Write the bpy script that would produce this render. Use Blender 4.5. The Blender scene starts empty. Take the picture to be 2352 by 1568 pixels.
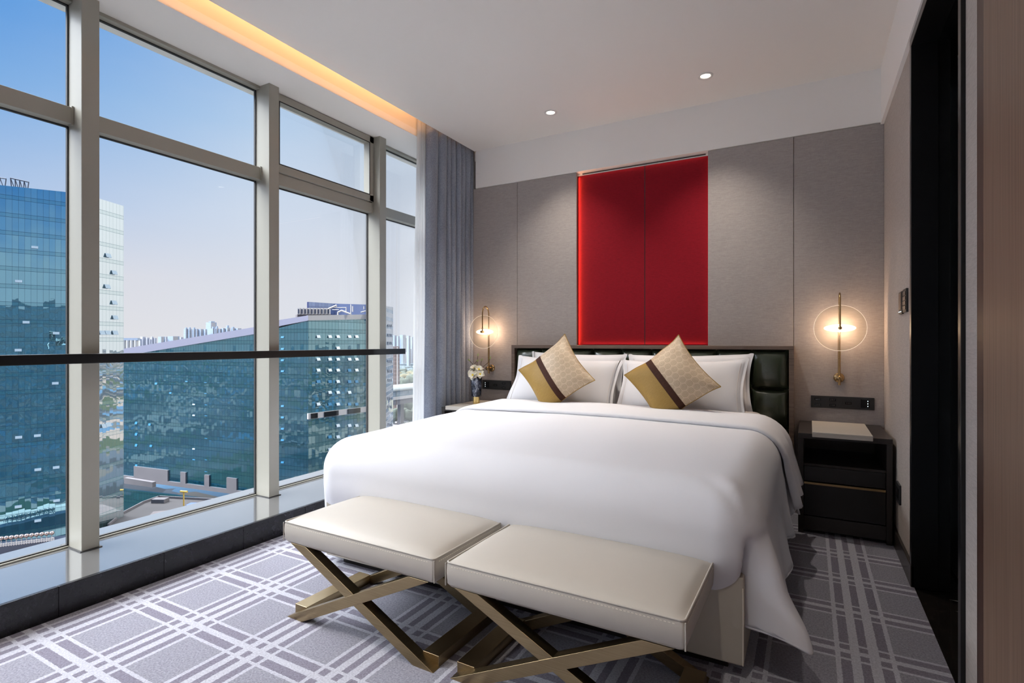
import bpy, bmesh, math, random
from mathutils import Vector, Matrix
PI = math.pi
R = math.radians
C = bpy.context.scene.collection
SC = bpy.context.scene

# ------------------------------------------------------------------ camera
YAW = R(28.95)
cam_d = bpy.data.cameras.new('camera'); cam = bpy.data.objects.new('camera', cam_d); C.objects.link(cam)
cam.location = (0, 0, 1.1); cam.rotation_euler = (R(90), 0, YAW)
cam_d.sensor_width = 36.0; cam_d.lens = 36.0 * 1233.0 / 2352.0
cam_d.shift_y = 1.0 / 2352.0
cam_d.clip_start = 0.05; cam_d.clip_end = 6000
SC.camera = cam
SC.view_settings.view_transform = 'Standard'; SC.view_settings.look = 'None'
SC.view_settings.exposure = 0.0; SC.view_settings.gamma = 1.0; SC.view_settings.use_curve_mapping = False

# ------------------------------------------------------------------ node helper
class NT:
    def __init__(s, tree):
        s.t = tree; s.n = tree.nodes; s.l = tree.links; s.n.clear()
    def node(s, typ, **kw):
        nd = s.n.new(typ)
        for k, v in kw.items(): setattr(nd, k, v)
        return nd
    def put(s, sock, v):
        if v is None: return
        if isinstance(v, bpy.types.NodeSocket): s.l.new(v, sock)
        else:
            if sock.type == 'RGBA' and len(v) == 3: v = (*v, 1)
            sock.default_value = v
    def m(s, op, a, b=None, c=None, clamp=False):
        nd = s.node('ShaderNodeMath', operation=op, use_clamp=clamp)
        for i, v in enumerate((a, b, c)): s.put(nd.inputs[i], v)
        return nd.outputs[0]
    def mix(s, f, a, b, blend='MIX'):
        nd = s.node('ShaderNodeMix', data_type='RGBA', blend_type=blend)
        s.put(nd.inputs[0], f); s.put(nd.inputs[6], a); s.put(nd.inputs[7], b)
        return nd.outputs[2]
    def noise(s, vec, scale, detail=3.0, rough=0.5):
        nd = s.node('ShaderNodeTexNoise'); s.put(nd.inputs['Vector'], vec)
        nd.inputs['Scale'].default_value = scale; nd.inputs['Detail'].default_value = detail; nd.inputs['Roughness'].default_value = rough
        return nd.outputs['Fac'], nd.outputs['Color']
    def mapping(s, vec, scale=(1, 1, 1), rot=(0, 0, 0), loc=(0, 0, 0)):
        nd = s.node('ShaderNodeMapping'); s.put(nd.inputs[0], vec)
        nd.inputs['Scale'].default_value = scale; nd.inputs['Rotation'].default_value = rot; nd.inputs['Location'].default_value = loc
        return nd.outputs[0]
    def obj(s): return s.node('ShaderNodeTexCoord').outputs['Object']
    def uv(s): return s.node('ShaderNodeTexCoord').outputs['UV']
    def pos(s): return s.node('ShaderNodeNewGeometry').outputs['Position']
    def xyz(s, vec):
        nd = s.node('ShaderNodeSeparateXYZ'); s.put(nd.inputs[0], vec); return nd.outputs
    def comb(s, x=0.0, y=0.0, z=0.0):
        nd = s.node('ShaderNodeCombineXYZ')
        for i, v in enumerate((x, y, z)): s.put(nd.inputs[i], v)
        return nd.outputs[0]
    def ramp(s, f, stops, interp='LINEAR'):
        nd = s.node('ShaderNodeValToRGB'); s.put(nd.inputs[0], f); cr = nd.color_ramp; cr.interpolation = interp
        while len(cr.elements) < len(stops): cr.elements.new(0.5)
        for e, (p, c) in zip(cr.elements, stops): e.position = p; e.color = (*c, 1) if len(c) == 3 else c
        return nd.outputs[0]
    def bump(s, h, strength, dist=0.01, normal=None):
        nd = s.node('ShaderNodeBump'); s.put(nd.inputs['Height'], h)
        nd.inputs['Strength'].default_value = strength; nd.inputs['Distance'].default_value = dist
        if normal is not None: s.put(nd.inputs['Normal'], normal)
        return nd.outputs[0]
    def rect(s, v, a, b):   # 1 when a < v < b
        return s.m('MULTIPLY', s.m('GREATER_THAN', v, a), s.m('LESS_THAN', v, b))

def srgb(r, g, b):
    f = lambda c: (c/255)/12.92 if c/255 <= 0.04045 else ((c/255+0.055)/1.055)**2.4
    return (f(r), f(g), f(b))

# ------------------------------------------------------------------ sky and sun
world = bpy.data.worlds.new('world'); SC.world = world; world.use_nodes = True
w = NT(world.node_tree)
vec = w.node('ShaderNodeTexCoord').outputs['Generated']
X, Y, Z = w.xyz(vec)
elev = w.ramp(w.m('MAXIMUM', Z, 0.0), [
    (0.0, srgb(232, 227, 230)), (0.10, srgb(222, 221, 231)), (0.20, srgb(196, 212, 237)),
    (0.34, srgb(160, 198, 237)), (0.50, srgb(116, 172, 232)), (0.75, srgb(96, 150, 222))])
# paler towards the north (+Y), deeper blue towards the west
az = w.m('MULTIPLY_ADD', Y, 2.2, -0.62, clamp=True)
cn, _ = w.noise(w.mapping(vec, (2.0, 2.0, 9.0)), 1.6, 4.0, 0.55)
pale = w.m('MULTIPLY', az, w.m('SUBTRACT', 1.0, w.m('MULTIPLY', Z, 0.9)))
pale = w.m('ADD', pale, w.m('MULTIPLY', w.m('SUBTRACT', cn, 0.5), 0.25), clamp=True)
skyc = w.mix(w.m('MULTIPLY', pale, 0.85), elev, srgb(232, 234, 243))
deep = w.m('MULTIPLY', w.m('MULTIPLY', w.m('SUBTRACT', 0.55, Y, clamp=True), 2.0), w.m('MULTIPLY', w.m('SUBTRACT', Z, 0.10, clamp=True), 3.2, clamp=True))
skyc = w.mix(w.m('MINIMUM', deep, 0.75), skyc, srgb(62, 140, 222))
# brighter high sky, with a white haze around the sun in the north-east
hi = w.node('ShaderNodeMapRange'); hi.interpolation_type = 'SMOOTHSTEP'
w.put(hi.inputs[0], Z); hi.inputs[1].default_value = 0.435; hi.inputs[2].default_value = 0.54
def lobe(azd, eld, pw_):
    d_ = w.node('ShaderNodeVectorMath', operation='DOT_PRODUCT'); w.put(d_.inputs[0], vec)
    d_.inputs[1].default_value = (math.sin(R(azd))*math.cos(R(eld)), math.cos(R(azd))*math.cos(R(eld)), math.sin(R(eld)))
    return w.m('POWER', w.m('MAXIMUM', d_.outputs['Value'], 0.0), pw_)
# added sky brightness, outside the view, high in west and south-west to light the room
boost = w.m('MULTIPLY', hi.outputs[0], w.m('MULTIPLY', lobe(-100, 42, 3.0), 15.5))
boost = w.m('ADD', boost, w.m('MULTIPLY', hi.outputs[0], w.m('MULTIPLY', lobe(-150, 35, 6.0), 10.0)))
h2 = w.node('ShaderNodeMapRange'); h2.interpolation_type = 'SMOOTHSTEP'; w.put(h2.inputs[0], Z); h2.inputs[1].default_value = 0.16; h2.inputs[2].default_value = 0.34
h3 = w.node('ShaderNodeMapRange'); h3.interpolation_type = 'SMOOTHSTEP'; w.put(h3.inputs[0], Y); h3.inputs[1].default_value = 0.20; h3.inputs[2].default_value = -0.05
boost = w.m('ADD', boost, w.m('MULTIPLY', w.m('MULTIPLY', h2.outputs[0], h3.outputs[0]), w.m('MULTIPLY', w.m('LESS_THAN', X, 0.0), 2.6)))  # unseen south-western sky also brightened lower down, for the side wall
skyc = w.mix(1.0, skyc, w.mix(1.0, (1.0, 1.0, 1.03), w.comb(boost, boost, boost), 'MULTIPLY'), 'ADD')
sd = Vector((math.sin(R(45))*math.cos(R(38)), math.cos(R(45))*math.cos(R(38)), math.sin(R(38))))
dn = w.node('ShaderNodeVectorMath', operation='DOT_PRODUCT'); w.put(dn.inputs[0], vec); dn.inputs[1].default_value = sd
glow = w.m('POWER', w.m('MAXIMUM', dn.outputs['Value'], 0.0), 5.0)
skyc = w.mix(w.m('MULTIPLY', glow, 0.8, clamp=True), skyc, (1.6, 1.6, 1.55))
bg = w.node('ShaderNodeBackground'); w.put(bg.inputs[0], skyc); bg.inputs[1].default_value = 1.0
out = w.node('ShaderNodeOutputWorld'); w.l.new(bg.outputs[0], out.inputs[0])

sun_d = bpy.data.lights.new('sun', 'SUN'); sun = bpy.data.objects.new('sun', sun_d); C.objects.link(sun)
sun_d.energy = 2.2; sun_d.angle = R(1.0); sun_d.color = (1.0, 0.93, 0.84)
sun.rotation_euler = (-sd).to_track_quat('-Z', 'Y').to_euler()

def lamp(kind, name, loc, energy, color, parent=None, **kw):
    d = bpy.data.lights.new(name, kind); o = bpy.data.objects.new(name, d); C.objects.link(o)
    d.energy = energy; d.color = color
    aim = kw.pop('aim', None)
    for k, v in kw.items(): setattr(d, k, v)
    o.location = loc
    if aim is not None: o.rotation_euler = Vector(aim).to_track_quat('-Z', 'Y').to_euler()
    if parent: o.parent = parent; o.matrix_parent_inverse = parent.matrix_world.inverted() if False else Matrix.Translation(-parent.location)
    return o

# ------------------------------------------------------------------ object helpers
def tag(o, label=None, cat=None, group=None, kind=None):
    if label: o['label'] = label
    if cat: o['category'] = cat
    if group: o['group'] = group
    if kind: o['kind'] = kind
    return o
def thing(name, label, cat, loc=(0, 0, 0), rz=0.0, group=None):
    o = bpy.data.objects.new(name, None); C.objects.link(o); o.empty_display_size = 0.1
    o.location = loc; o.rotation_euler = (0, 0, rz)
    return tag(o, label, cat, group)
def copy_tree(o, parent=None):
    c = o.copy(); C.objects.link(c); c.parent = parent
    for ch in list(o.children): copy_tree(ch, c)
    return c

class MB:
    """collects geometry; build() links it as ONE mesh object (coordinates local to parent)"""
    def __init__(s): s.v = []; s.f = []; s.uv = {}; s.sm = []
    def add(s, vs, fs, smooth=False, uvs=None):
        b = len(s.v); s.v += [tuple(p) for p in vs]
        for i, f in enumerate(fs):
            if uvs: s.uv[len(s.f)] = uvs[i]
            s.f.append([b+k for k in f]); s.sm.append(smooth)
        return s
    def box(s, x0, x1, y0, y1, z0, z1):
        vs = [(x, y, z) for z in (z0, z1) for y in (y0, y1) for x in (x0, x1)]
        return s.add(vs, [(0, 2, 3, 1), (4, 5, 7, 6), (0, 1, 5, 4), (2, 6, 7, 3), (0, 4, 6, 2), (1, 3, 7, 5)])
    def prism(s, poly, axis, a, b):
        """poly: 2D points in the other two axes (x,y,z order without axis)"""
        n = len(poly)
        def mk(p, t):
            return {'x': (t, p[0], p[1]), 'y': (p[0], t, p[1]), 'z': (p[0], p[1], t)}[axis]
        vs = [mk(p, a) for p in poly] + [mk(p, b) for p in poly]
        fs = [list(range(n)), list(range(2*n-1, n-1, -1))] + [(i, i+n, (i+1) % n+n, (i+1) % n) for i in range(n)]
        return s.add(vs, fs)
    def tube(s, pts, r, n=12, caps=True, rs=None):
        pts = [Vector(p) for p in pts]; vs = []; fs = []
        t0 = (pts[1]-pts[0]).normalized()
        up = Vector((0, 0, 1)) if abs(t0.z) < 0.9 else Vector((1, 0, 0))
        u = t0.cross(up).normalized()
        for i, p in enumerate(pts):
            a = pts[max(i-1, 0)]; b = pts[min(i+1, len(pts)-1)]
            t = (b-a).normalized(); u = (u - t*u.dot(t)).normalized(); v = t.cross(u)
            rr = rs[i] if rs else r
            for k in range(n):
                q = 2*PI*k/n; vs.append(p+u*math.cos(q)*rr+v*math.sin(q)*rr)
        for i in range(len(pts)-1):
            for k in range(n):
                a = i*n+k; b = i*n+(k+1) % n; fs.append((a, b, b+n, a+n))
        s.add(vs, fs, True)
        if caps:
            m = len(pts)-1
            s.add([vs[k] for k in range(n)], [list(range(n-1, -1, -1))]); s.add([vs[m*n+k] for k in range(n)], [list(range(n))])
        return s
    def lathe(s, prof, n=32, axis='z', c=(0, 0, 0), smooth=True):
        vs = []; fs = []
        for (r, h) in prof:
            for k in range(n):
                q = 2*PI*k/n; a, b = r*math.cos(q), r*math.sin(q)
                p = {'z': (a, b, h), 'y': (a, h, b), 'x': (h, a, b)}[axis]
                vs.append((p[0]+c[0], p[1]+c[1], p[2]+c[2]))
        for i in range(len(prof)-1):
            for k in range(n):
                a = i*n+k; b = i*n+(k+1) % n; fs.append((a, b, b+n, a+n))
        return s.add(vs, fs, smooth)
    def ellipsoid(s, c, r, n=16, m=10):
        prof = [(max(math.sin(PI*i/m), 1e-4), -math.cos(PI*i/m)) for i in range(m+1)]
        vs = []; fs = []
        for (a, h) in prof:
            for k in range(n):
                q = 2*PI*k/n; vs.append((c[0]+r[0]*a*math.cos(q), c[1]+r[1]*a*math.sin(q), c[2]+r[2]*h))
        for i in range(m):
            for k in range(n):
                a = i*n+k; b = i*n+(k+1) % n; fs.append((a, b, b+n, a+n))
        return s.add(vs, fs, True)
    def grid(s, fn, nu, nv, smooth=True, flip=False, uvfn=None):
        vs = [fn(i/nu, j/nv) for j in range(nv+1) for i in range(nu+1)]
        fs = []; uvs = []
        for j in range(nv):
            for i in range(nu):
                a = j*(nu+1)+i; q = [a, a+1, a+nu+2, a+nu+1]; cc = [(i, j), (i+1, j), (i+1, j+1), (i, j+1)]
                if flip: q.reverse(); cc.reverse()
                fs.append(q); uvs.append([(c[0]/nu, c[1]/nv) for c in cc])
        return s.add(vs, fs, smooth, uvs)
    def build(s, name, mat, parent=None, bevel=0.0, weld=False, subsurf=0, solid=0.0, seg=2):
        me = bpy.data.meshes.new(name); me.from_pydata(s.v, [], s.f)
        if s.uv:
            ul = me.uv_layers.new(name='UVMap')
            for pi, uvs in s.uv.items():
                p = me.polygons[pi]
                for li, c in zip(p.loop_indices, uvs): ul.data[li].uv = c
        for p, sm in zip(me.polygons, s.sm): p.use_smooth = sm
        for mt in (mat if isinstance(mat, (list, tuple)) else [mat]): me.materials.append(mt)
        bm = bmesh.new(); bm.from_mesh(me)
        if weld: bmesh.ops.remove_doubles(bm, verts=bm.verts, dist=1e-5)
        bmesh.ops.recalc_face_normals(bm, faces=bm.faces)
        bm.to_mesh(me); bm.free(); me.update()
        o = bpy.data.objects.new(name, me); C.objects.link(o); o.parent = parent
        if solid: md = o.modifiers.new('Solidify', 'SOLIDIFY'); md.thickness = solid; md.offset = 0
        if bevel:
            md = o.modifiers.new('Bevel', 'BEVEL'); md.width = bevel; md.segments = seg; md.limit_method = 'ANGLE'; md.angle_limit = R(40)
            md.harden_normals = True
            for p in me.polygons: p.use_smooth = True
        if subsurf: md = o.modifiers.new('Sub', 'SUBSURF'); md.levels = subsurf; md.render_levels = subsurf
        return o
def box(name, mat, x0, x1, y0, y1, z0, z1, parent=None, bevel=0.0):
    return MB().box(x0, x1, y0, y1, z0, z1).build(name, mat, parent, bevel)
def struct(o, label=None): return tag(o, label=label, kind='structure')

# ------------------------------------------------------------------ materials
def mat_new(name):
    m = bpy.data.materials.new(name); m.use_nodes = True; t = NT(m.node_tree)
    t.out = t.node('ShaderNodeOutputMaterial'); return m, t
def principled(t, base, rough=0.5, metal=0.0, spec=0.5, normal=None, **kw):
    b = t.node('ShaderNodeBsdfPrincipled')
    t.put(b.inputs['Base Color'], base); t.put(b.inputs['Roughness'], rough); t.put(b.inputs['Metallic'], metal)
    t.put(b.inputs['Specular IOR Level'], spec)
    if normal is not None: t.put(b.inputs['Normal'], normal)
    for k, v in kw.items(): t.put(b.inputs[k], v)
    t.l.new(b.outputs[0], t.out.inputs[0]); return b
def plain(name, col, rough=0.5, metal=0.0, spec=0.5, noise=0.0, nscale=20, bump=0.0, bscale=200, **kw):
    m, t = mat_new(name); o = t.obj(); base = col
    if noise:
        f, _ = t.noise(o, nscale, 4)
        base = t.mix(f, tuple(c*(1-noise) for c in col), tuple(min(c*(1+noise), 1) for c in col))
    nrm = None
    if bump:
        h, _ = t.noise(o, bscale, 2); nrm = t.bump(h, bump, 0.002)
    principled(t, base, rough, metal, spec, nrm, **kw); return m
def emission(name, col, strength):
    m, t = mat_new(name); e = t.node('ShaderNodeEmission'); t.put(e.inputs[0], col); e.inputs[1].default_value = strength
    t.l.new(e.outputs[0], t.out.inputs[0]); return m

M = {}
M['ceiling'] = plain('ceiling paint', (0.85, 0.815, 0.775), 0.85, bump=0.05, bscale=120)
M['white_band'] = plain('white wall paint', (0.90, 0.88, 0.86), 0.8, bump=0.05, bscale=120)
M['fascia'] = plain('cove paint', (0.80, 0.74, 0.64), 0.8)
M['black_metal'] = plain('black lacquered metal', (0.010, 0.010, 0.011), 0.28, 0.3)
M['black_plastic'] = plain('black plastic', (0.018, 0.019, 0.021), 0.45)
M['black_gloss'] = plain('black glossy socket', (0.004, 0.004, 0.005), 0.15)
M['frame'] = plain('satin aluminium window frame', (0.39, 0.375, 0.32), 0.42, 0.15, noise=0.04, nscale=3)
M['gasket'] = plain('dark window gasket', (0.03, 0.03, 0.03), 0.6)
M['brass'] = plain('aged brass', (0.46, 0.31, 0.15), 0.26, 1.0, noise=0.15, nscale=30)
M['brass_bright'] = plain('polished brass', (0.80, 0.60, 0.26), 0.16, 1.0)
M['white_linen'] = plain('white cotton linen', (0.75, 0.75, 0.78), 0.82, spec=0.2, noise=0.01, nscale=4, bump=0.06, bscale=500)
M['sheet'] = plain('peach white cotton sheet', (0.78, 0.72, 0.68), 0.85, spec=0.2)
M['cream_leather'] = plain('cream leather', (0.47, 0.43, 0.375), 0.42, noise=0.03, nscale=6, bump=0.12, bscale=700)
M['cream_stitch'] = plain('cream stitching', (0.74, 0.68, 0.58), 0.6)
M['base_leather'] = plain('greige leather', (0.46, 0.42, 0.35), 0.5, noise=0.03, nscale=6, bump=0.12, bscale=700)
M['green_leather'] = plain('dark green leather', (0.034, 0.046, 0.028), 0.22, noise=0.25, nscale=8, bump=0.25, bscale=60, **{'Coat Weight': 0.5, 'Coat Roughness': 0.15})
M['dark_wood'] = plain('espresso wood', (0.022, 0.017, 0.015), 0.30, noise=0.2, nscale=6)
M['black_wood'] = plain('black stained frame', (0.010, 0.009, 0.009), 0.30)
M['led_warm'] = emission('warm led strip', (1.0, 0.55, 0.20), 6.0)
M['lens'] = emission('downlight lens', (1.0, 0.90, 0.74), 12.0)
M['status'] = emission('indicator light', (0.85, 0.95, 1.0), 1.5)
M['white_plastic'] = plain('white downlight trim', (0.72, 0.70, 0.68), 0.5)

def wood(name, c1, c2, scale=(60, 60, 1.5), rough=0.4):
    m, t = mat_new(name); o = t.mapping(t.obj(), scale)
    f, _ = t.noise(o, 1.0, 6, 0.65); f2, _ = t.noise(t.mapping(t.obj(), tuple(s*3 for s in scale)), 1.0, 3)
    f = t.m('MULTIPLY_ADD', f2, 0.35, t.m('MULTIPLY', f, 0.75))
    col = t.ramp(f, [(0.35, c1), (0.72, c2)])
    principled(t, col, rough, normal=t.bump(f, 0.15, 0.002)); return m
M['walnut'] = wood('walnut frame', (0.10, 0.068, 0.050), (0.21, 0.15, 0.115), (1.5, 60, 60))
M['wood_panel'] = wood('brown veneer', srgb(102, 78, 64), srgb(138, 112, 94), (90, 90, 1.2), 0.45)
M['wood_dark'] = wood('dark brown edge veneer', srgb(52, 32, 26), srgb(78, 52, 42), (90, 90, 1.2), 0.4)

def fabric(name, c1, c2, sx=900, sz=260, bump=0.25, rough=0.85, streak=True):
    m, t = mat_new(name); o = t.obj()
    a, _ = t.noise(t.mapping(o, (30, 30, sz)), 1.0, 4, 0.7)
    b, _ = t.noise(t.mapping(o, (sx, sx, 60)), 1.0, 2)
    f = t.m('MULTIPLY_ADD', b, 0.35, t.m('MULTIPLY', a, 0.65))
    principled(t, t.ramp(f, [(0.3, c1), (0.7, c2)]), rough, spec=0.25, normal=t.bump(f, bump, 0.003)); return m
M['wallpaper'] = fabric('woven taupe wall fabric', srgb(150, 144, 142), srgb(180, 173, 170))
M['wallpaper_side'] = fabric('woven beige wall fabric', srgb(164, 156, 150), srgb(196, 188, 182))
M['red_fabric'] = fabric('woven crimson wall fabric', srgb(122, 6, 24), srgb(150, 14, 34))
M['gold_fabric'] = fabric('olive gold satin', srgb(138, 108, 52), srgb(182, 148, 82), 1200, 1200, 0.2, 0.5)
M['brown_ribbon'] = fabric('brown pleated ribbon', srgb(40, 19, 12), srgb(84, 48, 32), 500, 500, 0.6, 0.7)
def curtain_mat():
    m, t = mat_new('slate blue curtain cloth'); o = t.obj()
    a, _ = t.noise(t.mapping(o, (220, 220, 90)), 1.0, 5, 0.75); b, _ = t.noise(t.mapping(o, (8, 8, 3)), 1.0, 3)
    f = t.m('MULTIPLY_ADD', b, 0.25, t.m('MULTIPLY', a, 0.75))
    principled(t, t.ramp(f, [(0.3, srgb(104, 113, 130)), (0.7, srgb(176, 184, 198))]), 0.9, spec=0.1, normal=t.bump(f, 0.3, 0.003), **{'Sheen Weight': 0.3}); return m
M['curtain'] = curtain_mat()
def sheer_mat():
    m, t = mat_new('white voile'); tr = t.node('ShaderNodeBsdfTransparent'); d = t.node('ShaderNodeBsdfDiffuse'); d.inputs[0].default_value = (0.85, 0.85, 0.85, 1)
    tl = t.node('ShaderNodeBsdfTranslucent'); tl.inputs[0].default_value = (0.85, 0.86, 0.87, 1)
    a = t.node('ShaderNodeMixShader'); a.inputs[0].default_value = 0.6; t.l.new(d.outputs[0], a.inputs[1]); t.l.new(tl.outputs[0], a.inputs[2])
    b = t.node('ShaderNodeMixShader'); b.inputs[0].default_value = 0.80; t.l.new(tr.outputs[0], b.inputs[1]); t.l.new(a.outputs[0], b.inputs[2])
    t.l.new(b.outputs[0], t.out.inputs[0]); return m
M['sheer'] = sheer_mat()
def glass_mat(name, tint, ior=1.45, refl=1.0):
    m, t = mat_new(name); tr = t.node('ShaderNodeBsdfTransparent'); tr.inputs[0].default_value = (*tint, 1)
    g = t.node('ShaderNodeBsdfGlossy'); g.inputs['Roughness'].default_value = 0.0
    fr = t.node('ShaderNodeFresnel'); fr.inputs[0].default_value = ior
    mx = t.node('ShaderNodeMixShader'); t.put(mx.inputs[0], t.m('MULTIPLY', fr.outputs[0], refl)); t.l.new(tr.outputs[0], mx.inputs[1]); t.l.new(g.outputs[0], mx.inputs[2])
    t.l.new(mx.outputs[0], t.out.inputs[0]); return m
M['glass'] = glass_mat('window glass', (0.97, 0.985, 0.985), 1.4, 0.22)
M['lamp_glass'] = glass_mat('clear lamp glass', (0.93, 0.92, 0.90), 1.5, 1.0)
def frost(m, k):
    t = m.node_tree; out = [n for n in t.nodes if n.type == 'OUTPUT_MATERIAL'][0]; src = out.inputs[0].links[0].from_socket
    d = t.nodes.new('ShaderNodeBsdfTranslucent'); d.inputs[0].default_value = (0.95, 0.93, 0.9, 1)
    mx = t.nodes.new('ShaderNodeMixShader'); mx.inputs[0].default_value = k
    t.links.new(src, mx.inputs[1]); t.links.new(d.outputs[0], mx.inputs[2]); t.links.new(mx.outputs[0], out.inputs[0])
frost(M['lamp_glass'], 0.06)
M['lamp_rim'] = emission('edge-lit glass rim', (1.0, 0.90, 0.74), 0.9)
M['lamp_led'] = emission('frosted lamp diffuser', (1.0, 0.80, 0.52), 4.0)

def swirl_mat():
    m, t = mat_new('cream brocade with spiral pattern'); u = t.uv()
    x, y, _ = t.xyz(t.mapping(u, (5.6, 10.5, 1)))
    row = t.m('FLOOR', y); x = t.m('ADD', x, t.m('MULTIPLY', t.m('FLOORED_MODULO', row, 2.0), 0.5))
    fx = t.m('SUBTRACT', t.m('FRACT', x), 0.5); fy = t.m('SUBTRACT', t.m('FRACT', y), 0.5)
    r = t.m('SQRT', t.m('ADD', t.m('MULTIPLY', fx, fx), t.m('MULTIPLY', fy, fy)))
    th = t.m('DIVIDE', t.m('ARCTAN2', fy, fx), 2*PI)
    sp = t.m('FRACT', t.m('ADD', t.m('MULTIPLY', r, 6.0), th))
    line = t.m('MULTIPLY', t.m('LESS_THAN', sp, 0.34), t.m('LESS_THAN', r, 0.47))
    nz, _ = t.noise(t.mapping(u, (600, 600, 1)), 1.0, 2)
    col = t.mix(line, srgb(214, 192, 164), srgb(158, 134, 104)); col = t.mix(t.m('MULTIPLY', nz, 0.3), col, srgb(190, 165, 130))
    principled(t, col, 0.45, spec=0.5, normal=t.bump(line, 0.35, 0.002), **{'Sheen Weight': 0.3}); return m
M['swirl'] = swirl_mat()

def carpet_mat():
    m, t = mat_new('lavender grey plaid carpet'); x, y, _ = t.xyz(t.pos()); o = t.pos()
    wob, wc = t.noise(t.mapping(o, (90, 90, 90)), 1.0, 2)
    jit = t.m('MULTIPLY', t.m('SUBTRACT', wob, 0.5), 0.006)
    gx = t.m('FLOORED_MODULO', t.m('SUBTRACT', t.m('ADD', x, jit), 0.081), 0.381)
    gy = t.m('FLOORED_MODULO', t.m('SUBTRACT', t.m('ADD', y, jit), 1.172), 0.3385)
    wx = t.m('ADD', t.m('ADD', t.rect(gx, 0, .016), t.rect(gx, .047, .076)), t.m('ADD', t.rect(gx, .103, .135), t.rect(gx, .166, .181)))
    wy = t.m('ADD', t.m('ADD', t.rect(gy, 0, .013), t.rect(gy, .048, .074)), t.rect(gy, .108, .121))
    inb = t.m('MAXIMUM', t.m('LESS_THAN', gx, .181), t.m('LESS_THAN', gy, .121))
    white = t.m('MAXIMUM', wx, wy, clamp=True)
    n1, _ = t.noise(t.mapping(o, (420, 420, 420)), 1.0, 3, 0.8); n2, _ = t.noise(t.mapping(o, (5, 5, 5)), 1.0, 3)
    n3, _ = t.noise(t.mapping(o, (150, 150, 150)), 1.0, 2, 0.6); n1 = t.m('MULTIPLY_ADD', t.m('SUBTRACT', n3, 0.5), 1.6, n1, clamp=True)
    tile = t.mix(n1, srgb(108, 106, 120), srgb(186, 186, 200)); band = t.mix(n1, srgb(98, 92, 110), srgb(160, 156, 174))
    lite = t.mix(n1, srgb(170, 169, 182), srgb(230, 231, 241))
    col = t.mix(white, t.mix(inb, tile, band), lite); col = t.mix(t.m('MULTIPLY', n2, 0.10), col, srgb(120, 112, 120))
    h, _ = t.noise(t.mapping(o, (300, 300, 300)), 1.0, 3, 0.8)
    principled(t, col, 0.95, spec=0.08, normal=t.bump(h, 0.9, 0.006), **{'Sheen Weight': 0.25}); return m
M['carpet'] = carpet_mat()

def marble_mat(name, base, vein, rough, spec, scale=3.0, thr=0.63, ior=1.6, coat=0.0):
    m, t = mat_new(name); o = t.pos()
    a, ac = t.noise(t.mapping(o, (scale, scale, scale)), 1.0, 6, 0.65)
    a2, _ = t.noise(t.mapping(ac, (2.2, 2.2, 2.2)), scale, 5, 0.6)
    sp, _ = t.noise(t.mapping(o, (160, 160, 160)), 1.0, 2)
    f = t.ramp(a2, [(0.0, (0, 0, 0)), (thr, (0, 0, 0)), (min(thr+.2, .99), (1, 1, 1))])
    col = t.mix(f, base, vein); col = t.mix(t.m('GREATER_THAN', sp, 0.78), col, tuple(min(1, v*1.6+.03) for v in vein))
    b = principled(t, col, rough, spec=spec); b.inputs['IOR'].default_value = ior; b.inputs['Coat Weight'].default_value = coat
    return m
M['granite'] = marble_mat('polished black granite', (0.12, 0.12, 0.12), (0.17, 0.17, 0.17), 0.13, 0.5, 4.0, 0.6, 3.4, 1.0)
M['granite_face'] = marble_mat('black granite upstand', (0.007, 0.0065, 0.008), (0.024, 0.023, 0.030), 0.22, 0.35, 5.0, 0.5, 1.5)
M['hall_marble'] = marble_mat('dark marble floor', (0.012, 0.010, 0.009), (0.05, 0.04, 0.035), 0.12, 0.5, 5.0, 0.55)
def vase_mat():
    m, t = mat_new('blue black veined marble'); o = t.obj()
    a, ac = t.noise(t.mapping(o, (16, 16, 9)), 1.0, 6, 0.7); b, _ = t.noise(ac, 4.0, 5, 0.6)
    principled(t, t.ramp(b, [(0.42, srgb(26, 30, 42)), (0.56, srgb(74, 82, 100)), (0.66, srgb(178, 184, 198))]), 0.12, spec=0.6); return m
M['vase'] = vase_mat()
def bench_metal():
    m, t = mat_new('brushed bronze'); o = t.obj()
    f, _ = t.noise(t.mapping(o, (5, 5, 260)), 1.0, 4, 0.6)
    principled(t, t.mix(f, (0.23, 0.165, 0.085), (0.42, 0.325, 0.19)), 0.30, 1.0, normal=t.bump(f, 0.06, 0.002)); return m
M['bronze'] = bench_metal()

# ================================================================== ROOM SHELL
XR, YB, XL = 0.413, 4.083, -2.62
YF = -2.6            # wall behind the camera
ZC = 2.82
struct(box('floor', M['carpet'], XL, XR, YF, 4.14, -0.10, 0.0))
struct(box('ceiling', M['ceiling'], -2.645, 0.60, YF, 4.14, ZC, ZC+0.02))
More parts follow.
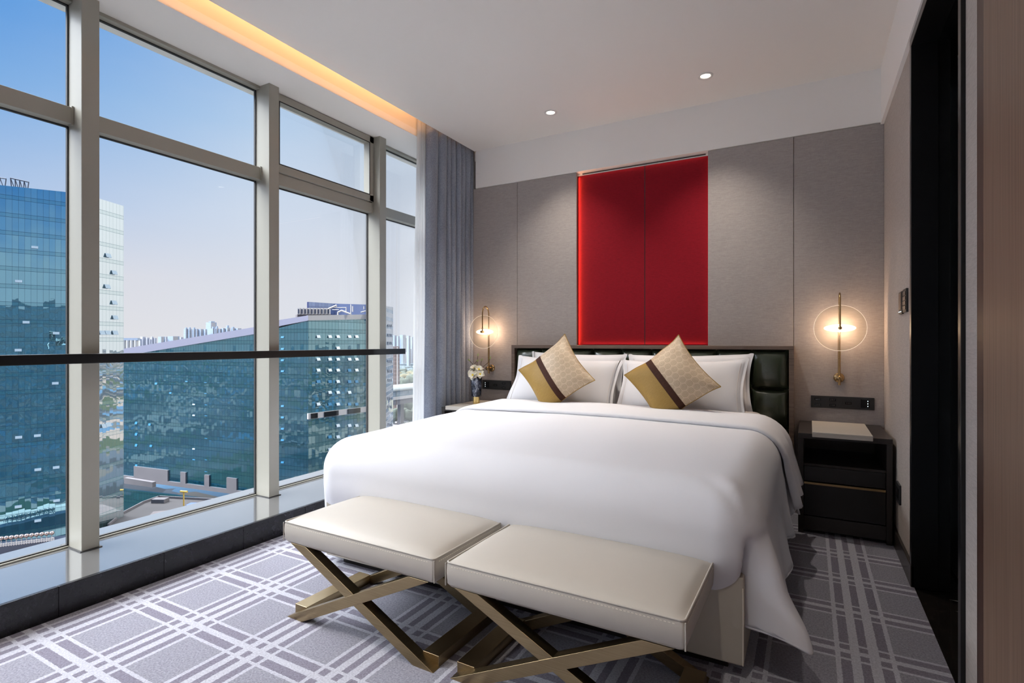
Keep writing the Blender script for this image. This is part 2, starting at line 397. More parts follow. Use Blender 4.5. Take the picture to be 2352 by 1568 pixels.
# lower window soffit with a lit slot between it and the ceiling
struct(box('trim_1', M['ceiling'], -3.25, -2.75, YF, 4.14, 2.745, 2.80), 'lowered plaster soffit above the tall windows')
struct(box('trim_2', M['fascia'], -2.77, -2.752, YF, 4.14, 2.80, 3.07), 'warm lit fascia inside the curtain slot')
struct(box('trim_3', M['fascia'], -2.77, -2.36, YF, 4.14, 3.07, 3.10), 'top of the curtain slot')
struct(box('trim_4', M['fascia'], -2.38, -2.36, YF, 4.14, 2.84, 3.07), 'inner side of the curtain slot')
for k in range(4):
    y0 = -2.4 + k*1.6
    l = lamp('AREA', 'cove_led', (-2.42, y0+0.8, 3.035), 3.9, (1.0, 0.52, 0.24), shape='RECTANGLE', size=0.03, size_y=1.6)
    if k == 3: l.location.y = 2.88; l.data.size_y = 0.96; l.data.energy *= 0.6
    zax = Vector((1, 0, 0.45)).normalized(); yax = Vector((0, 1, 0)); l.rotation_euler = Matrix((yax.cross(zax), yax, zax)).transposed().to_euler()
# headboard wall
struct(box('wall_back', M['white_band'], -3.3, XR+0.3, 4.13, 4.26, 0, 3.08))
struct(box('trim_5', M['white_band'], -2.627, XR, 4.072, 4.13, 2.482, ZC), 'white plaster band above the headboard wall panels')
struct(box('wall_left', M['wallpaper'], -2.72, -2.66, 4.10, 4.13, 0, 2.74))
# right wall (opening between y 2.09 and 3.0)
struct(box('wall_right', M['wallpaper_side'], XR, XR+0.08, 3.012, 4.13, 0, 2.47))
struct(box('trim_6', M['white_band'], XR-0.018, XR+0.08, 2.0, 4.13, 2.47, ZC), 'white plaster band above the side wall')
struct(box('trim_7', M['wallpaper_side'], XR, XR+0.08, 1.952, 2.075, 0, ZC), 'narrow fabric return beside the dark doorway')
struct(box('trim_8', M['wood_dark'], XR, XR+0.08, 1.885, 1.951, 0, ZC), 'dark brown vertical edge strip beside the veneer panel')
struct(box('trim_9', M['wood_panel'], XR-0.001, XR+0.08, YF, 1.883, 0, ZC), 'tall brown wood veneer wall panel nearest the camera')
struct(box('wall_front', M['white_band'], -3.3, XR+0.3, YF-0.12, YF, 0, 3.08))
struct(box('baseboard_right', M['dark_wood'], XR-0.014, XR, 2.975, 4.1, 0, 0.095, bevel=0.002))
# doorway: black jambs and head, hall beyond
d = MB().box(XR-0.012, XR+0.085, 2.975, 3.012, 0, 2.43).box(XR+0.085, XR+0.13, 2.99, 3.012, 0, 2.43)
d.box(XR-0.012, XR+0.085, 2.075, 2.11, 0, 2.43).box(XR-0.012, XR+0.085, 2.075, 3.012, 2.43, 2.47)
door = d.build('door_1', M['black_metal'], bevel=0.002); struct(door, 'black metal door surround in the side wall')
MB().box(0.600, 0.612, 1.90, 3.60, 0.01, 2.42).build('sliding_panel', plain('smoky blue glass panel', (0.075, 0.10, 0.115), 0.30, spec=0.7), door)
MB().box(0.50, 0.537, 2.994, 3.05, 0.0, 2.43).build('door_stop', M['black_wood'], door)
hall = MB().box(XR, 1.6, 1.6, 3.6, -0.10, -0.004)
struct(hall.build('floor_hall', M['hall_marble']))
tri = MB()
for k in range(6):
    y = 2.92 - k*0.115
    tri.add([(0.525, y, -0.003), (0.60, y-0.02, -0.003), (0.60, y+0.008, -0.003)], [(0, 1, 2)])
    tri.add([(0.555, y-0.045, -0.003), (0.60, y-0.085, -0.003), (0.60, y-0.04, -0.003)], [(0, 1, 2)])
struct(tri.build('floor_inlay', plain('grey marble inlay', (0.30, 0.31, 0.32), 0.3)))
struct(box('wall_hall', M['black_wood'], 1.0, 1.1, 1.2, 3.7, 0, 2.6))
struct(box('ceiling_hall', M['black_wood'], XR+0.08, 1.1, 1.2, 3.7, 2.47, 2.52))

struct(box('trim_20', M['black_wood'], -1.125, -1.095, 4.1288, 4.1303, 0.9, 2.462))  # dark strip added for shade in the seam between the red panels
# ------------------------------------------------------------------ headboard wall panels
WP = 'fabric panels of the headboard wall'
def wpanel(mat, x0, x1, y0, y1, z0, z1, label, cat='wall panel'):
    return tag(box('wall_panel', mat, x0, x1, y0, y1, z0, z1, bevel=0.002), label, cat, WP)
g = 0.0015
wpanel(M['wallpaper'], -2.66, -2.207-g, 4.083, 4.105, 0, 2.48, 'taupe fabric wall panel beside the blue curtain, behind the lamp above the vase')
wpanel(M['wallpaper'], -2.207+g, -1.658, 4.083, 4.105, 0, 2.48, 'taupe fabric wall panel between the curtain side panel and the red panels')
wpanel(M['wallpaper'], -0.639, -0.09-g, 4.083, 4.105, 0, 2.48, 'taupe fabric wall panel right of the red panels, ending above the headboard end')
wpanel(M['wallpaper'], -0.09+g, XR, 4.083, 4.105, 0, 2.48, 'taupe fabric wall panel in the room corner behind the lamp and black nightstand')
RP = 'wide crimson fabric wall panel above the bed, on the %s side of the thin seam'
wpanel(M['red_fabric'], -1.69, -1.110-g, 4.1285, 4.14, 0.9, 2.462, RP % 'curtain')
wpanel(M['red_fabric'], -1.110+g, -0.61, 4.1285, 4.14, 0.9, 2.462, RP % 'doorway')
def led(name, x0, x1, z0, z1, aim, power, label, shade):
    cx, cz = (x0+x1)/2, (z0+z1)/2
    t = thing(name, label, 'led strip', (cx, 4.118, cz), 0)
    MB().box(x0-cx, x1-cx, -0.004, 0.004, z0-cz, z1-cz).build('strip', M['black_plastic'], t)
    l = lamp('AREA', 'strip_light', (0, 0, 0), power, shade, shape='RECTANGLE', size=max(x1-x0, z1-z0), size_y=0.014)
    l.parent = t; off = Vector(aim)*0.008; l.location = off
    zax = -Vector(aim).normalized(); xax = Vector((1, 0, 0)) if (x1-x0) > (z1-z0) else Vector((0, 0, 1))
    yax = zax.cross(xax).normalized(); l.rotation_euler = Matrix((xax, yax, zax)).transposed().to_euler()
led('led_strip', -1.672, -1.664, 1.08, 2.45, (1, 0, 0.0), 1.3, 'hidden led strip lighting the curtain-side edge of the red wall recess', (1.0, 0.42, 0.16))
led('led_strip', -0.632, -0.624, 1.08, 2.45, (-1, 0, 0.0), 0.12, 'hidden led strip lighting the doorway-side edge of the red wall recess', (1.0, 0.50, 0.30))
led('led_strip', -1.62, -0.66, 1.070, 1.076, (0, 0, 1), 0.22, 'hidden led strip glowing upward behind the top rail of the headboard', (1.0, 0.45, 0.25))
led('led_strip', -1.62, -0.66, 2.468, 2.474, (0, 0, -1), 0.1, 'hidden led strip along the top edge of the red wall recess', (1.0, 0.60, 0.40))

# ------------------------------------------------------------------ window wall
ZL, ZS, XG, XM = 0.11, 2.745, -3.14, -3.0
struct(box('wall_window', M['granite'], -3.30, XL-0.006, YF, 4.13, ZL-0.05, ZL), 'polished black granite window ledge')
MBb = MB()
ys = [YF + 0.02 + i*0.40 for i in range(18)]
for i in range(17):
    MBb.box(XL-0.02, XL, YF+i*0.4, YF+(i+1)*0.4-0.0015, 0.0, ZL+0.014)
struct(MBb.build('baseboard_window', M['granite_face'], bevel=0.002), 'black granite upstand along the carpet')
struct(box('trim_10', M['black_wood'], XL-0.06, XL-0.02, YF, 4.13, -0.1, ZL-0.05))
MY = [-2.78 + 1.004*i for i in range(8)]   # mullion y starts (visible ones 1.236, 2.24, 3.244)
MY = [1.232 + 1.005*i for i in range(-4, 4)]
for i, y in enumerate(MY):
    mm = MB().box(XG-0.012, XM, y, y+0.074, ZL, ZS+0.002)
    o = mm.build('trim_%d' % (11+i), M['frame'], bevel=0.003); struct(o, 'vertical aluminium window mullion')
    if y > 0: MB().box(XG-0.05, XM+0.008, y-0.008, y+0.082, ZL, ZL+0.004).build('base_gasket', M['gasket'], o)
for i in range(7):
    y0, y1 = MY[i]+0.074, MY[i+1]
    nm = 'window_%d' % (i+1)
    f = MB().box(XG-0.012, -3.078, y0, y1, 2.140, 2.220)                       # transom
    f.box(XG-0.012, -3.09, y0, y1, 2.726, ZS+0.001).box(XG-0.012, XG+0.02, y0, y1, ZL, ZL+0.008)
    o = f.build(nm, M['frame'], bevel=0.003); struct(o)
    for (a, b) in ((ZL+0.008, 2.140), (2.220, 2.726)):
        MB().box(XG-0.006, XG+0.006, y0, y1, a, b).build('glass_pane', M['glass'], o)
        gk = MB().box(XG-0.004, XG+0.012, y0, y0+0.006, a, b).box(XG-0.004, XG+0.012, y1-0.006, y1, a, b).box(XG-0.004, XG+0.012, y0, y1, a, a+0.006).box(XG-0.004, XG+0.012, y0, y1, b-0.006, b)
        gk.build('gasket', M['gasket'], o)
    MB().box(-3.11, -3.073, y1-0.010, y1-0.001, 2.136, 2.224).build('transom_end_cap', M['frame'], o)
    if i == 5:   # opening sash in the upper light of the third bay seen
        s = MB()
        a, b, c, dd = y0+0.003, y1-0.003, 2.222, 2.742
        for (q0, q1, r0, r1) in ((a, b, c, c+0.052), (a, b, dd-0.052, dd), (a, a+0.045, c, dd), (b-0.045, b, c, dd)):
            s.box(XG+0.014, -3.062, q0, q1, r0, r1)
        s.build('sash', M['frame'], o, bevel=0.003)
        s = MB(); a, b, c, dd = a+0.043, b-0.043, c+0.050, dd-0.050
        for (q0, q1, r0, r1) in ((a, b, c, c+0.006), (a, b, dd-0.006, dd), (a, a+0.006, c, dd), (b-0.006, b, c, dd)):
            s.box(-3.064, -3.060, q0, q1, r0, r1)
        s.build('sash_gasket', M['gasket'], o)

# hand rail on short brackets
hr = thing('safety_rail', 'long black metal safety rail running across the tall windows', 'rail', (-2.95, 0.6, 1.0))
MB().box(-0.018, 0.022, -3.2, 2.87, 0.0, 0.045).build('rail_bar', M['black_metal'], hr, bevel=0.003)
for y in MY[:7]:
    MB().box(-0.05, -0.018, y+0.02-0.6, y+0.055-0.6, 0.008, 0.038).build('bracket', M['black_metal'], hr)

# ------------------------------------------------------------------ curtains
def pleat(y0, y1, zt, zb, x, amp, n, seed, mat, name, label, cat, skew=0.0, wfirst=1.6):
    rnd = random.Random(seed); wd = [wfirst if i < 2 else rnd.uniform(0.75, 1.1) for i in range(n)]; tot = sum(wd)
    ed = [0.0]
    for q in wd: ed.append(ed[-1]+q/tot)
    am = [rnd.uniform(0.8, 1.1) for _ in range(n)]; dr = [rnd.uniform(-0.3, 0.3) for _ in range(n+1)]; dr[0] = dr[n] = 0
    def f(u, v):
        z = zb + (zt-zb)*v
        k = u*n; i = min(int(k), n-1); fr = k-i
        head = 1.0 - 0.35*max(0.0, (v-0.90)/0.10)
        e0, e1 = ed[i]+dr[i]*(0.5-v)/n, ed[i+1]+dr[i+1]*(0.5-v)/n
        lobe = abs(math.sin(PI*fr))**0.5
        xx = x + amp*am[i]*head*(2*lobe-1) + 0.003*math.sin(9*v+5*i)
        # lobes swell past their pinch so that creases close up
        yy = y0+(y1-y0)*(e0+(e1-e0)*(fr - 0.09*math.sin(2*PI*fr)))
        return (xx, yy + skew*(1-v)*(1-u), z)
    o = MB().grid(f, n*16, 30).build(name, mat, None, solid=0.003)
    return tag(o, label, cat)
pleat(3.475, 4.115, 3.05, 0.14, -2.704, 0.044, 8, 3, M['curtain'], 'curtain', 'slate blue heavy curtain hanging in folds beside the headboard wall', 'curtain', skew=-0.03)
pleat(3.385, 3.50, 3.05, 0.13, -2.725, 0.014, 4, 8, M['sheer'], 'sheer_curtain', 'white translucent sheer curtain bunched against the glass beside the blue curtain', 'curtain', skew=-0.07, wfirst=1.0)

# ------------------------------------------------------------------ ceiling downlights
def downlight(x, y, label, power=9.0):
    t = thing('ceiling_downlight', label, 'ceiling light', (x, y, ZC), 0, 'recessed ceiling downlights')
    MB().lathe([(0.030, -0.002), (0.034, -0.006), (0.046, -0.006), (0.048, 0.0)], 32).build('trim_ring', M['white_plastic'], t)
    MB().lathe([(0.0295, -0.0015), (0.0295, -0.0025), (0.0001, -0.0055)], 24).build('lens', M['lens'], t)
    l = lamp('SPOT', 'downlight_beam', (0, 0, -0.012), power*4, (1.0, 0.90, 0.77), spot_size=R(95), spot_blend=0.9, shadow_soft_size=0.03)
    l.parent = t; l.rotation_euler = (0, 0, 0)
    return t
downlight(-0.585, 3.64, 'round recessed ceiling downlight nearer the doorway side of the bed', 16.0)
downlight(-1.694, 3.66, 'round recessed ceiling downlight nearer the curtain side of the bed', 16.0)

# unseen ceiling lights added above and behind the camera to brighten the room
for (x, y) in ((-0.45, 0.7), (-1.9, 0.7), (-0.45, -1.0), (-1.9, -1.0)):
    downlight(x, y, 'added ceiling downlight brightening the room from out of view', 13.0)

# ================================================================== BED
BX0, BX1, BY0 = -2.10, -0.185, 1.885
bed = thing('bed', 'king size bed with cream leather base and dark green tufted headboard', 'bed', (-1.157, 2.95, 0))
def L(mb): return mb
def shift(mb, ref):
    l = ref.location; mb.v = [(p[0]-l.x, p[1]-l.y, p[2]-l.z) for p in mb.v]; return mb
def wbox(name, mat, x0, x1, y0, y1, z0, z1, ref, bevel=0.0):
    return shift(MB().box(x0, x1, y0, y1, z0, z1), ref).build(name, mat, ref, bevel)
wbox('plinth', M['dark_wood'], BX0+0.06, BX1-0.055, BY0+0.06, 3.95, 0.0, 0.055, bed)
wbox('bed_base', M['base_leather'], BX0, BX1, BY0, 3.965, 0.045, 0.335, bed, 0.008)
s = MB()
for x in (BX1-0.002,): s.tube([(x, BY0, 0.05), (x, BY0, 0.30)], 0.0028, 6)
shift(s, bed).build('seam_piping', M['cream_stitch'], bed)
# mattress with a fitted sheet, rounded
def rbox(x0, x1, y0, y1, z0, z1, r=0.05, puff=0.0):
    m = MB().box(x0, x1, y0, y1, z0, z1); return m
wbox('mattress', M['sheet'], BX0+0.03, BX1-0.03, BY0+0.05, 3.96, 0.335, 0.585, bed, 0.05)
# headboard
hx0, hx1, hz = -2.20, -0.085, 1.074
hb = shift(MB().box(hx0, hx1, 4.02, 4.081, 0, hz).box(hx0, hx1, 3.965, 4.02, hz-0.026, hz).box(hx0, hx0+0.030, 3.965, 4.02, 0, hz-0.026).box(hx1-0.030, hx1, 3.965, 4.02, 0, hz-0.026), bed).build('headboard', M['walnut'], bed, bevel=0.002)
px = [-2.17+0.2285*i for i in range(10)]; pz = [1.046, 0.782, 0.518, 0.254]
def pad(x0, x1, z0, z1):
    def f(u, v):
        a, b = 2*u-1, 2*v-1
        h = ((1-abs(a)**2.6)*(1-abs(b)**2.6))**0.42
        wr = 0.0022*math.sin(9*a+4*b)*(1-h*h)
        return (x0+(x1-x0)*u, 4.015-0.062*h-wr, z0+(z1-z0)*v)
    return MB().grid(f, 16, 16)
for j in range(3):
    for i in range(9):
        shift(pad(px[i], px[i+1], pz[j+1], pz[j]), bed).build('leather_pad', M['green_leather'], hb, subsurf=1)

# duvet: cloth laid over a rounded block; d = distance past the flat top
def topz(x, y): return 0.612 + 0.030*min(max((y-1.9)/1.5, 0), 1) + 0.016*math.cos((x+1.15)*1.35)
def drape(x0, x1, yf, px_, py_, r, zlow, lift=0.0, flare=0.0):
    qx = min(max(px_, x0+r), x1-r); qy = max(py_, yf+r)
    dx, dy = px_-qx, py_-qy; d = math.hypot(dx, dy)
    if d < 1e-6: return (px_, py_, topz(px_, py_)+lift)
    n = (dx/d, dy/d); L_ = r*PI/2
    if d < L_: h = (r+lift)*math.sin(d/r); z = -(r+lift)*(1-math.cos(d/r))
    else: h = r+lift+flare*(d-L_); z = -(r+lift)-(d-L_)
    return (qx+n[0]*h, qy+n[1]*h, max(topz(qx, qy)+lift+z, zlow))
duvet = thing('duvet', 'smooth white cotton duvet spread over the bed, hanging over the foot and sides', 'duvet', (-1.15, 2.7, 0))
DX0, DX1, DY = -2.155, -0.125, 1.845
def smooth(a, b, x):
    t = min(max((x-a)/(b-a), 0), 1); return t*t*(3-2*t)
def fmain(u, v):
    r = 0.15; L_ = r*PI/2
    ex0, ex1 = 0.55, 0.66
    x = DX0-ex0 + (DX1-DX0+ex0+ex1)*u; y = DY-0.40 + (3.52-DY+0.40)*v
    qx = min(max(x, DX0+r), DX1-r); qy = max(y, DY+r); dx, dy = x-qx, y-qy; d = math.hypot(dx, dy)
    if d < 1e-6: p = [x, y, topz(x, y)]
    else:
        nx, ny = dx/d, dy/d
        th = math.degrees(math.atan2(abs(nx), max(-ny, 0.0))) if nx > 0 else 0.0
        dm = 0.498 + 0.075*abs(2*nx*ny)
        side = flap = 0.0
        if nx < 0:
            thl = math.degrees(math.atan2(-nx, max(-ny, 0.0))); sl = smooth(25, 70, thl); dm = dm*(1-sl) + sl*0.66
        if nx > 0:
            side = smooth(48, 72, th); flap = math.exp(-((th-74)/11.0)**2)
            # past the corner the cloth hangs free; the flap runs on a little way along the side
            run = math.exp(-max(y-qy if qy > DY+r+1e-6 else 0.0, 0.0)) if False else 1.0
            along = qy-(DY+r)
            if along > 1e-6: flap = math.exp(-((90-74)/11.0)**2)*math.exp(-along/0.20)
            dm = dm*(1-side) + side*(0.488+0.022*math.sin(along*9.0)) + 0.085*flap
        dd = min(d, dm)
        if dd < L_: h = r*math.sin(dd/r); z = -r*(1-math.cos(dd/r))
        else:
            e = dd-L_
            crease = math.exp(-((th-46)/6.5)**2) if nx > 0 else 0.0
            h = r + e*(0.20*side+0.17*flap) - crease*0.075*smooth(-0.03, 0.10, e)
            along = qy-(DY+r)
            h += side*0.014*math.sin(along*17+1.0)*smooth(0.05, 0.3, e)+flap*0.008*math.sin(26*e+0.08*th)
            h += side*0.006*math.sin(34*along+9*e)*smooth(0.0, 0.3, e)
            z = -r-e
            t = max(0.0, (0.42-(topz(qx, qy)+z))/0.14)*(1-side)
            if nx < 0: t *= 1-sl
            h += -0.045*t*t + 0.005*math.sin(7*x+3*y)*t
        p = [qx+nx*h, qy+ny*h, topz(qx, qy)+z]
    p[2] += 0.0022*math.sin(5.1*x+2.3*y)*math.sin(3.7*y-1.9*x) + 0.0014*math.sin(13*x-7*y)*math.sin(11*y+3*x)
    # pulled ripples running into the foot corner on the doorway side
    g_ = math.exp(-(((x+0.24)/0.11)**2+((y-1.92)/0.14)**2)); ang = math.atan2(y-1.80, x+0.12)
    p[2] -= 0.0045*g_*math.sin(11*ang)
    return tuple(p)
shift(MB().grid(fmain, 200, 150), duvet).build('duvet_cover', M['white_linen'], duvet, solid=0.010)
# folded-back head end of the duvet
def fband(u, v):
    r = 0.17; ex = 0.30; x = (DX0-ex) + (DX1-DX0+2*ex)*u; y0 = 3.02+0.07*math.cos((x+1.15)*1.1)-0.05; y = y0 + (3.50-y0)*v
    p = list(drape(DX0-0.008, DX1+0.010, 0.0, x, y, r, 0.0, lift=0.020 if 0.02 < v else 0.012, flare=0.22))
    p[2] += 0.003*math.sin(11*x)*math.sin(6*v)
    dd = abs(x+1.14)-0.95
    if dd > 0: p[0] += (0.020*math.sin(9*v*PI*0.5))*dd*3*(1 if x > -1 else -1)
    return tuple(p)
shift(MB().grid(fband, 90, 16), duvet).build('folded_band', M['white_linen'], duvet, solid=0.012)
def fband2(u, v):
    r = 0.17; ex = 0.36; x = -0.62 + (DX1+ex+0.62)*u; y = 3.10 + 0.34*v
    p = list(drape(DX0, DX1+0.012, 0.0, x, y, r, 0.0, lift=0.006, flare=0.16))
    p[0] += 0.018*math.sin(8*v+2)*max(0, x+0.15)*4; return tuple(p)
shift(MB().grid(fband2, 40, 12), duvet).build('turned_hem', M['white_linen'], duvet, solid=0.008)

# ------------------------------------------------------------------ pillows
def pillow_fn(w_, h_, t_, pin=0.10, pw=2.4, q=0.5, seed=0, flange=0.0):
    rnd = random.Random(seed); a1, a2, a3 = (rnd.uniform(0, 6) for _ in range(3))
    def f(u, v, side):
        a, b = 2*u-1, 2*v-1
        x = w_/2*a*(1-pin*(1-b*b)*abs(a)**2*1.0); z = h_/2*b*(1-pin*(1-a*a)*abs(b)**2*1.0)
        aa, bb = min(abs(a)/(1-flange), 1), min(abs(b)/(1-flange), 1)
        th = ((1-aa**pw)*(1-bb**pw))**q*t_/2
        edge = (1-th/(t_/2))
        y = side*th + 0.004*math.sin(7*a+a1)*math.sin(5*b+a2)*edge*2 + side*0.005*math.sin(4*a+3*b+a3)*(1-edge)
        return (x, y, z)
    return f
def white_pillow(name, cx, cy, cz, w_, h_, t_, tilt, roll, yaw, seed, label):
    f = pillow_fn(w_, h_, t_, 0.07, 2.2, 0.55, seed, 0.07)
    m = MB().grid(lambda u, v: f(u, v, -1), 36, 28).grid(lambda u, v: f(u, v, 1), 36, 28, flip=True)
    o = m.build(name, M['white_linen'], None, weld=True, subsurf=1)
    o.location = (cx, cy, cz); o.rotation_euler = (R(-tilt), R(roll), R(yaw))
    for sg in (-1, 1):
        h = MB(); pts = [f(0.5+sg*0.452, k/12, -1) for k in range(1, 12)]
        h.tube([(p[0], p[1]-0.0015, p[2]) for p in pts], 0.0012, 5)
        h.build('hem_stitching', M['sheet'], o)
    return tag(o, label, 'pillow', 'white bed pillows')
white_pillow('pillow', -1.585, 3.865, 0.815, 0.80, 0.42, 0.13, 14, 1, 0, 5, 'white pillow behind the front pillow on the curtain side of the bed')
white_pillow('pillow', -0.745, 3.865, 0.815, 0.86, 0.42, 0.13, 14, -1, 0, 6, 'white pillow behind the front pillow on the doorway side of the bed')
white_pillow('pillow', -1.615, 3.70, 0.795, 0.86, 0.44, 0.17, 33, 2.0, 2, 7, 'plump white front pillow behind the gold cushion nearer the window')
white_pillow('pillow', -0.765, 3.70, 0.795, 0.86, 0.44, 0.17, 33, -1.5, -2, 8, 'plump white front pillow behind the gold cushion nearer the doorway')
# rumpled pillowcase end and sheet near the headboard
def frum(u, v):
    a = u*2-1
    return (-0.40+0.12*u+0.012*math.sin(9*v), 3.74-0.16*v+0.04*a*a, 0.622+0.028*math.sin(PI*u)**0.6*(1-0.3*v)+0.010*math.sin(14*v+6*u))
tag(MB().grid(frum, 14, 20).build('pillowcase', M['sheet'], None, solid=0.01, subsurf=1), 'crumpled end of a pale pillowcase lying beside the doorway side pillows', 'pillowcase')

# ------------------------------------------------------------------ gold cushions
def cushion(cx, cy, cz, size, tilt, roll, yaw, label, seed):
    t = thing('cushion', label, 'cushion', (cx, cy, cz), 0, 'gold diamond cushions')
    t.rotation_euler = (Matrix.Rotation(R(yaw), 3, 'Z') @ Matrix.Rotation(R(-tilt), 3, 'X') @ Matrix.Rotation(R(roll), 3, 'Y')).to_euler()
    f0 = pillow_fn(size, size, 0.17, 0.11, 2.0, 0.62, seed)
    n = 40
    def part(name, mat, u0, u1, side, extra=0.0):
        def g_(u, v):
            p = f0(u0+(u1-u0)*u, v, side); return (p[0], p[1]+side*extra, p[2])
        k = max(3, int(n*(u1-u0)))
        return MB().grid(g_, k, n, flip=side > 0)
    part('gold_panel', 0, 0, 0.37, -1).build('gold_panel', M['gold_fabric'], t)
    part('brown_band', 0, 0.37, 0.465, -1, 0.0015).build('brown_band', M['brown_ribbon'], t)
    part('patterned_panel', 0, 0.465, 1, -1).build('patterned_panel', M['swirl'], t)
    part('back', 0, 0, 1, 1).build('back_panel', M['gold_fabric'], t)
    pp = MB()
    for (a, b) in (((0, 0), (1, 0)), ((1, 0), (1, 1)), ((1, 1), (0, 1)), ((0, 1), (0, 0))):
        pp.tube([f0(a[0]+(b[0]-a[0])*k/24, a[1]+(b[1]-a[1])*k/24, -1) for k in range(25)], 0.0028, 6)
    pp.build('edge_seam', M['gold_fabric'], t)
    return t
cushion(-1.585, 3.50, 0.865, 0.44, 20, -40, -3, 'gold and cream square cushion on its corner before the window-side pillows', 1)
cushion(-0.775, 3.48, 0.855, 0.44, 20, -40, -3, 'gold and cream square cushion on its corner before the doorway-side pillows', 2)

# ================================================================== BENCHES
def bench(cx, cy, rz, label):
    t = thing('upholstered_bench', label, 'bench', (cx, cy, 0), rz, 'bronze x-legged benches at the foot of the bed')
    W, D = 0.378, 0.215
    def ftop(u, v):
        a, b = 2*u-1, 2*v-1
        h = ((1-abs(a)**3.2)*(1-abs(b)**2.6))**0.5
        return (W*a, D*b, 0.378+0.036*h)
    seat = MB().grid(ftop, 40, 28)
    def rim(k, N):     # rounded rectangle outline
        pass
    ring = []
    rc = 0.012; 
    for (sx, sy, a0) in ((1, -1, -90), (1, 1, 0), (-1, 1, 90), (-1, -1, 180)):
        for q in range(5):
            an = R(a0+q*22.5); ring.append((sx*(W-rc)+rc*math.cos(an), sy*(D-rc)+rc*math.sin(an)))
    m = len(ring); vs = []; fs = []
    prof = [(0.0, 0.380), (0.004, 0.370), (0.005, 0.345), (0.003, 0.312), (-0.006, 0.300), (-0.10, 0.298)]
    for (o_, z) in prof:
        for (x, y) in ring:
            l = math.hypot(x, y); vs.append((x*(1+o_/W), y*(1+o_/D), z))
    for i in range(len(prof)-1):
        for k in range(m): fs.append((i*m+k, i*m+(k+1) % m, (i+1)*m+(k+1) % m, (i+1)*m+k))
    fs.append([(len(prof)-1)*m+k for k in range(m)])
    seat.add(vs, fs, True)
    so = seat.build('seat', M['cream_leather'], t)
    pts = [(x*1.003, y*1.004, 0.3805) for (x, y) in ring]; pts.append(pts[0])
    MB().tube(pts, 0.0032, 8, caps=False).build('piping', M['cream_leather'], so)
    st = MB()
    nn = 66
    for k in range(nn):
        x = -W+0.02+(2*W-0.04)*k/nn; st.box(x, x+0.006, -D-0.0045, -D-0.002, 0.3685, 0.3705)
    st.build('stitching', M['cream_stitch'], so); st = MB()
    for k in range(38):
        y = -D+0.02+(2*D-0.04)*k/38; st.box(W+0.0015, W+0.005, y, y+0.006, 0.3685, 0.3705)
    st.build('stitching', M['cream_stitch'], so)
    for sx in (-1, 1): st2 = MB().tube([(sx*(W+0.003), -D-0.003, 0.378), (sx*(W+0.003), -D-0.003, 0.305)], 0.0022, 6).build('corner_seam', M['cream_leather'], so)
    # crossed flat bars, front and back
    hw = 0.370
    for yy in (-D+0.005, D-0.045):
        for sg in (1, -1):
            off = 0.0015 if sg < 0 else 0.0
            b0, b1 = sg*hw, sg*(hw-0.085)          # foot outer / inner
            t0, t1 = -sg*(hw-0.105), -sg*(hw-0.02)  # top
            poly = [(b0, 0.0), (b1, 0.0), (t1, 0.299), (t0, 0.299)]
            poly = [(b0, 0.0), (b1, 0.0), (-sg*(hw-0.105)+0, 0.299), (-sg*(hw-0.02)+0, 0.299)]
            poly = [(sg*hw, 0.0), (sg*(hw-0.088), 0.0), (-sg*(hw-0.018)+0, 0.299), (-sg*(hw-0.106), 0.299)]
            MB().prism([(p[0], p[1]) for p in poly], 'y', yy-off, yy+0.040-off).build('leg', M['bronze'], t, bevel=0.0012)
    for sg in (1, -1):
        MB().box(min(sg*hw-sg*0.004, sg*(hw-0.072)), max(sg*hw-sg*0.004, sg*(hw-0.072)), -D+0.04, D-0.04, 0.0, 0.038).build('foot_rail', M['bronze'], t, bevel=0.0015)
    MB().box(-hw+0.02, hw-0.02, -D+0.03, D-0.03, 0.286, 0.299).build('seat_board', M['black_wood'], t)
    return t
b1 = bench(-1.457, 1.650, R(-1.2), 'cream leather bench on crossed bronze legs, the one nearer the windows')
b2 = copy_tree(b1); b2.location = (-0.656, 1.645, 0); b2.rotation_euler = (0, 0, R(-0.6))
b2['label'] = 'cream leather bench on crossed bronze legs, the one by the bed corner nearer the doorway'

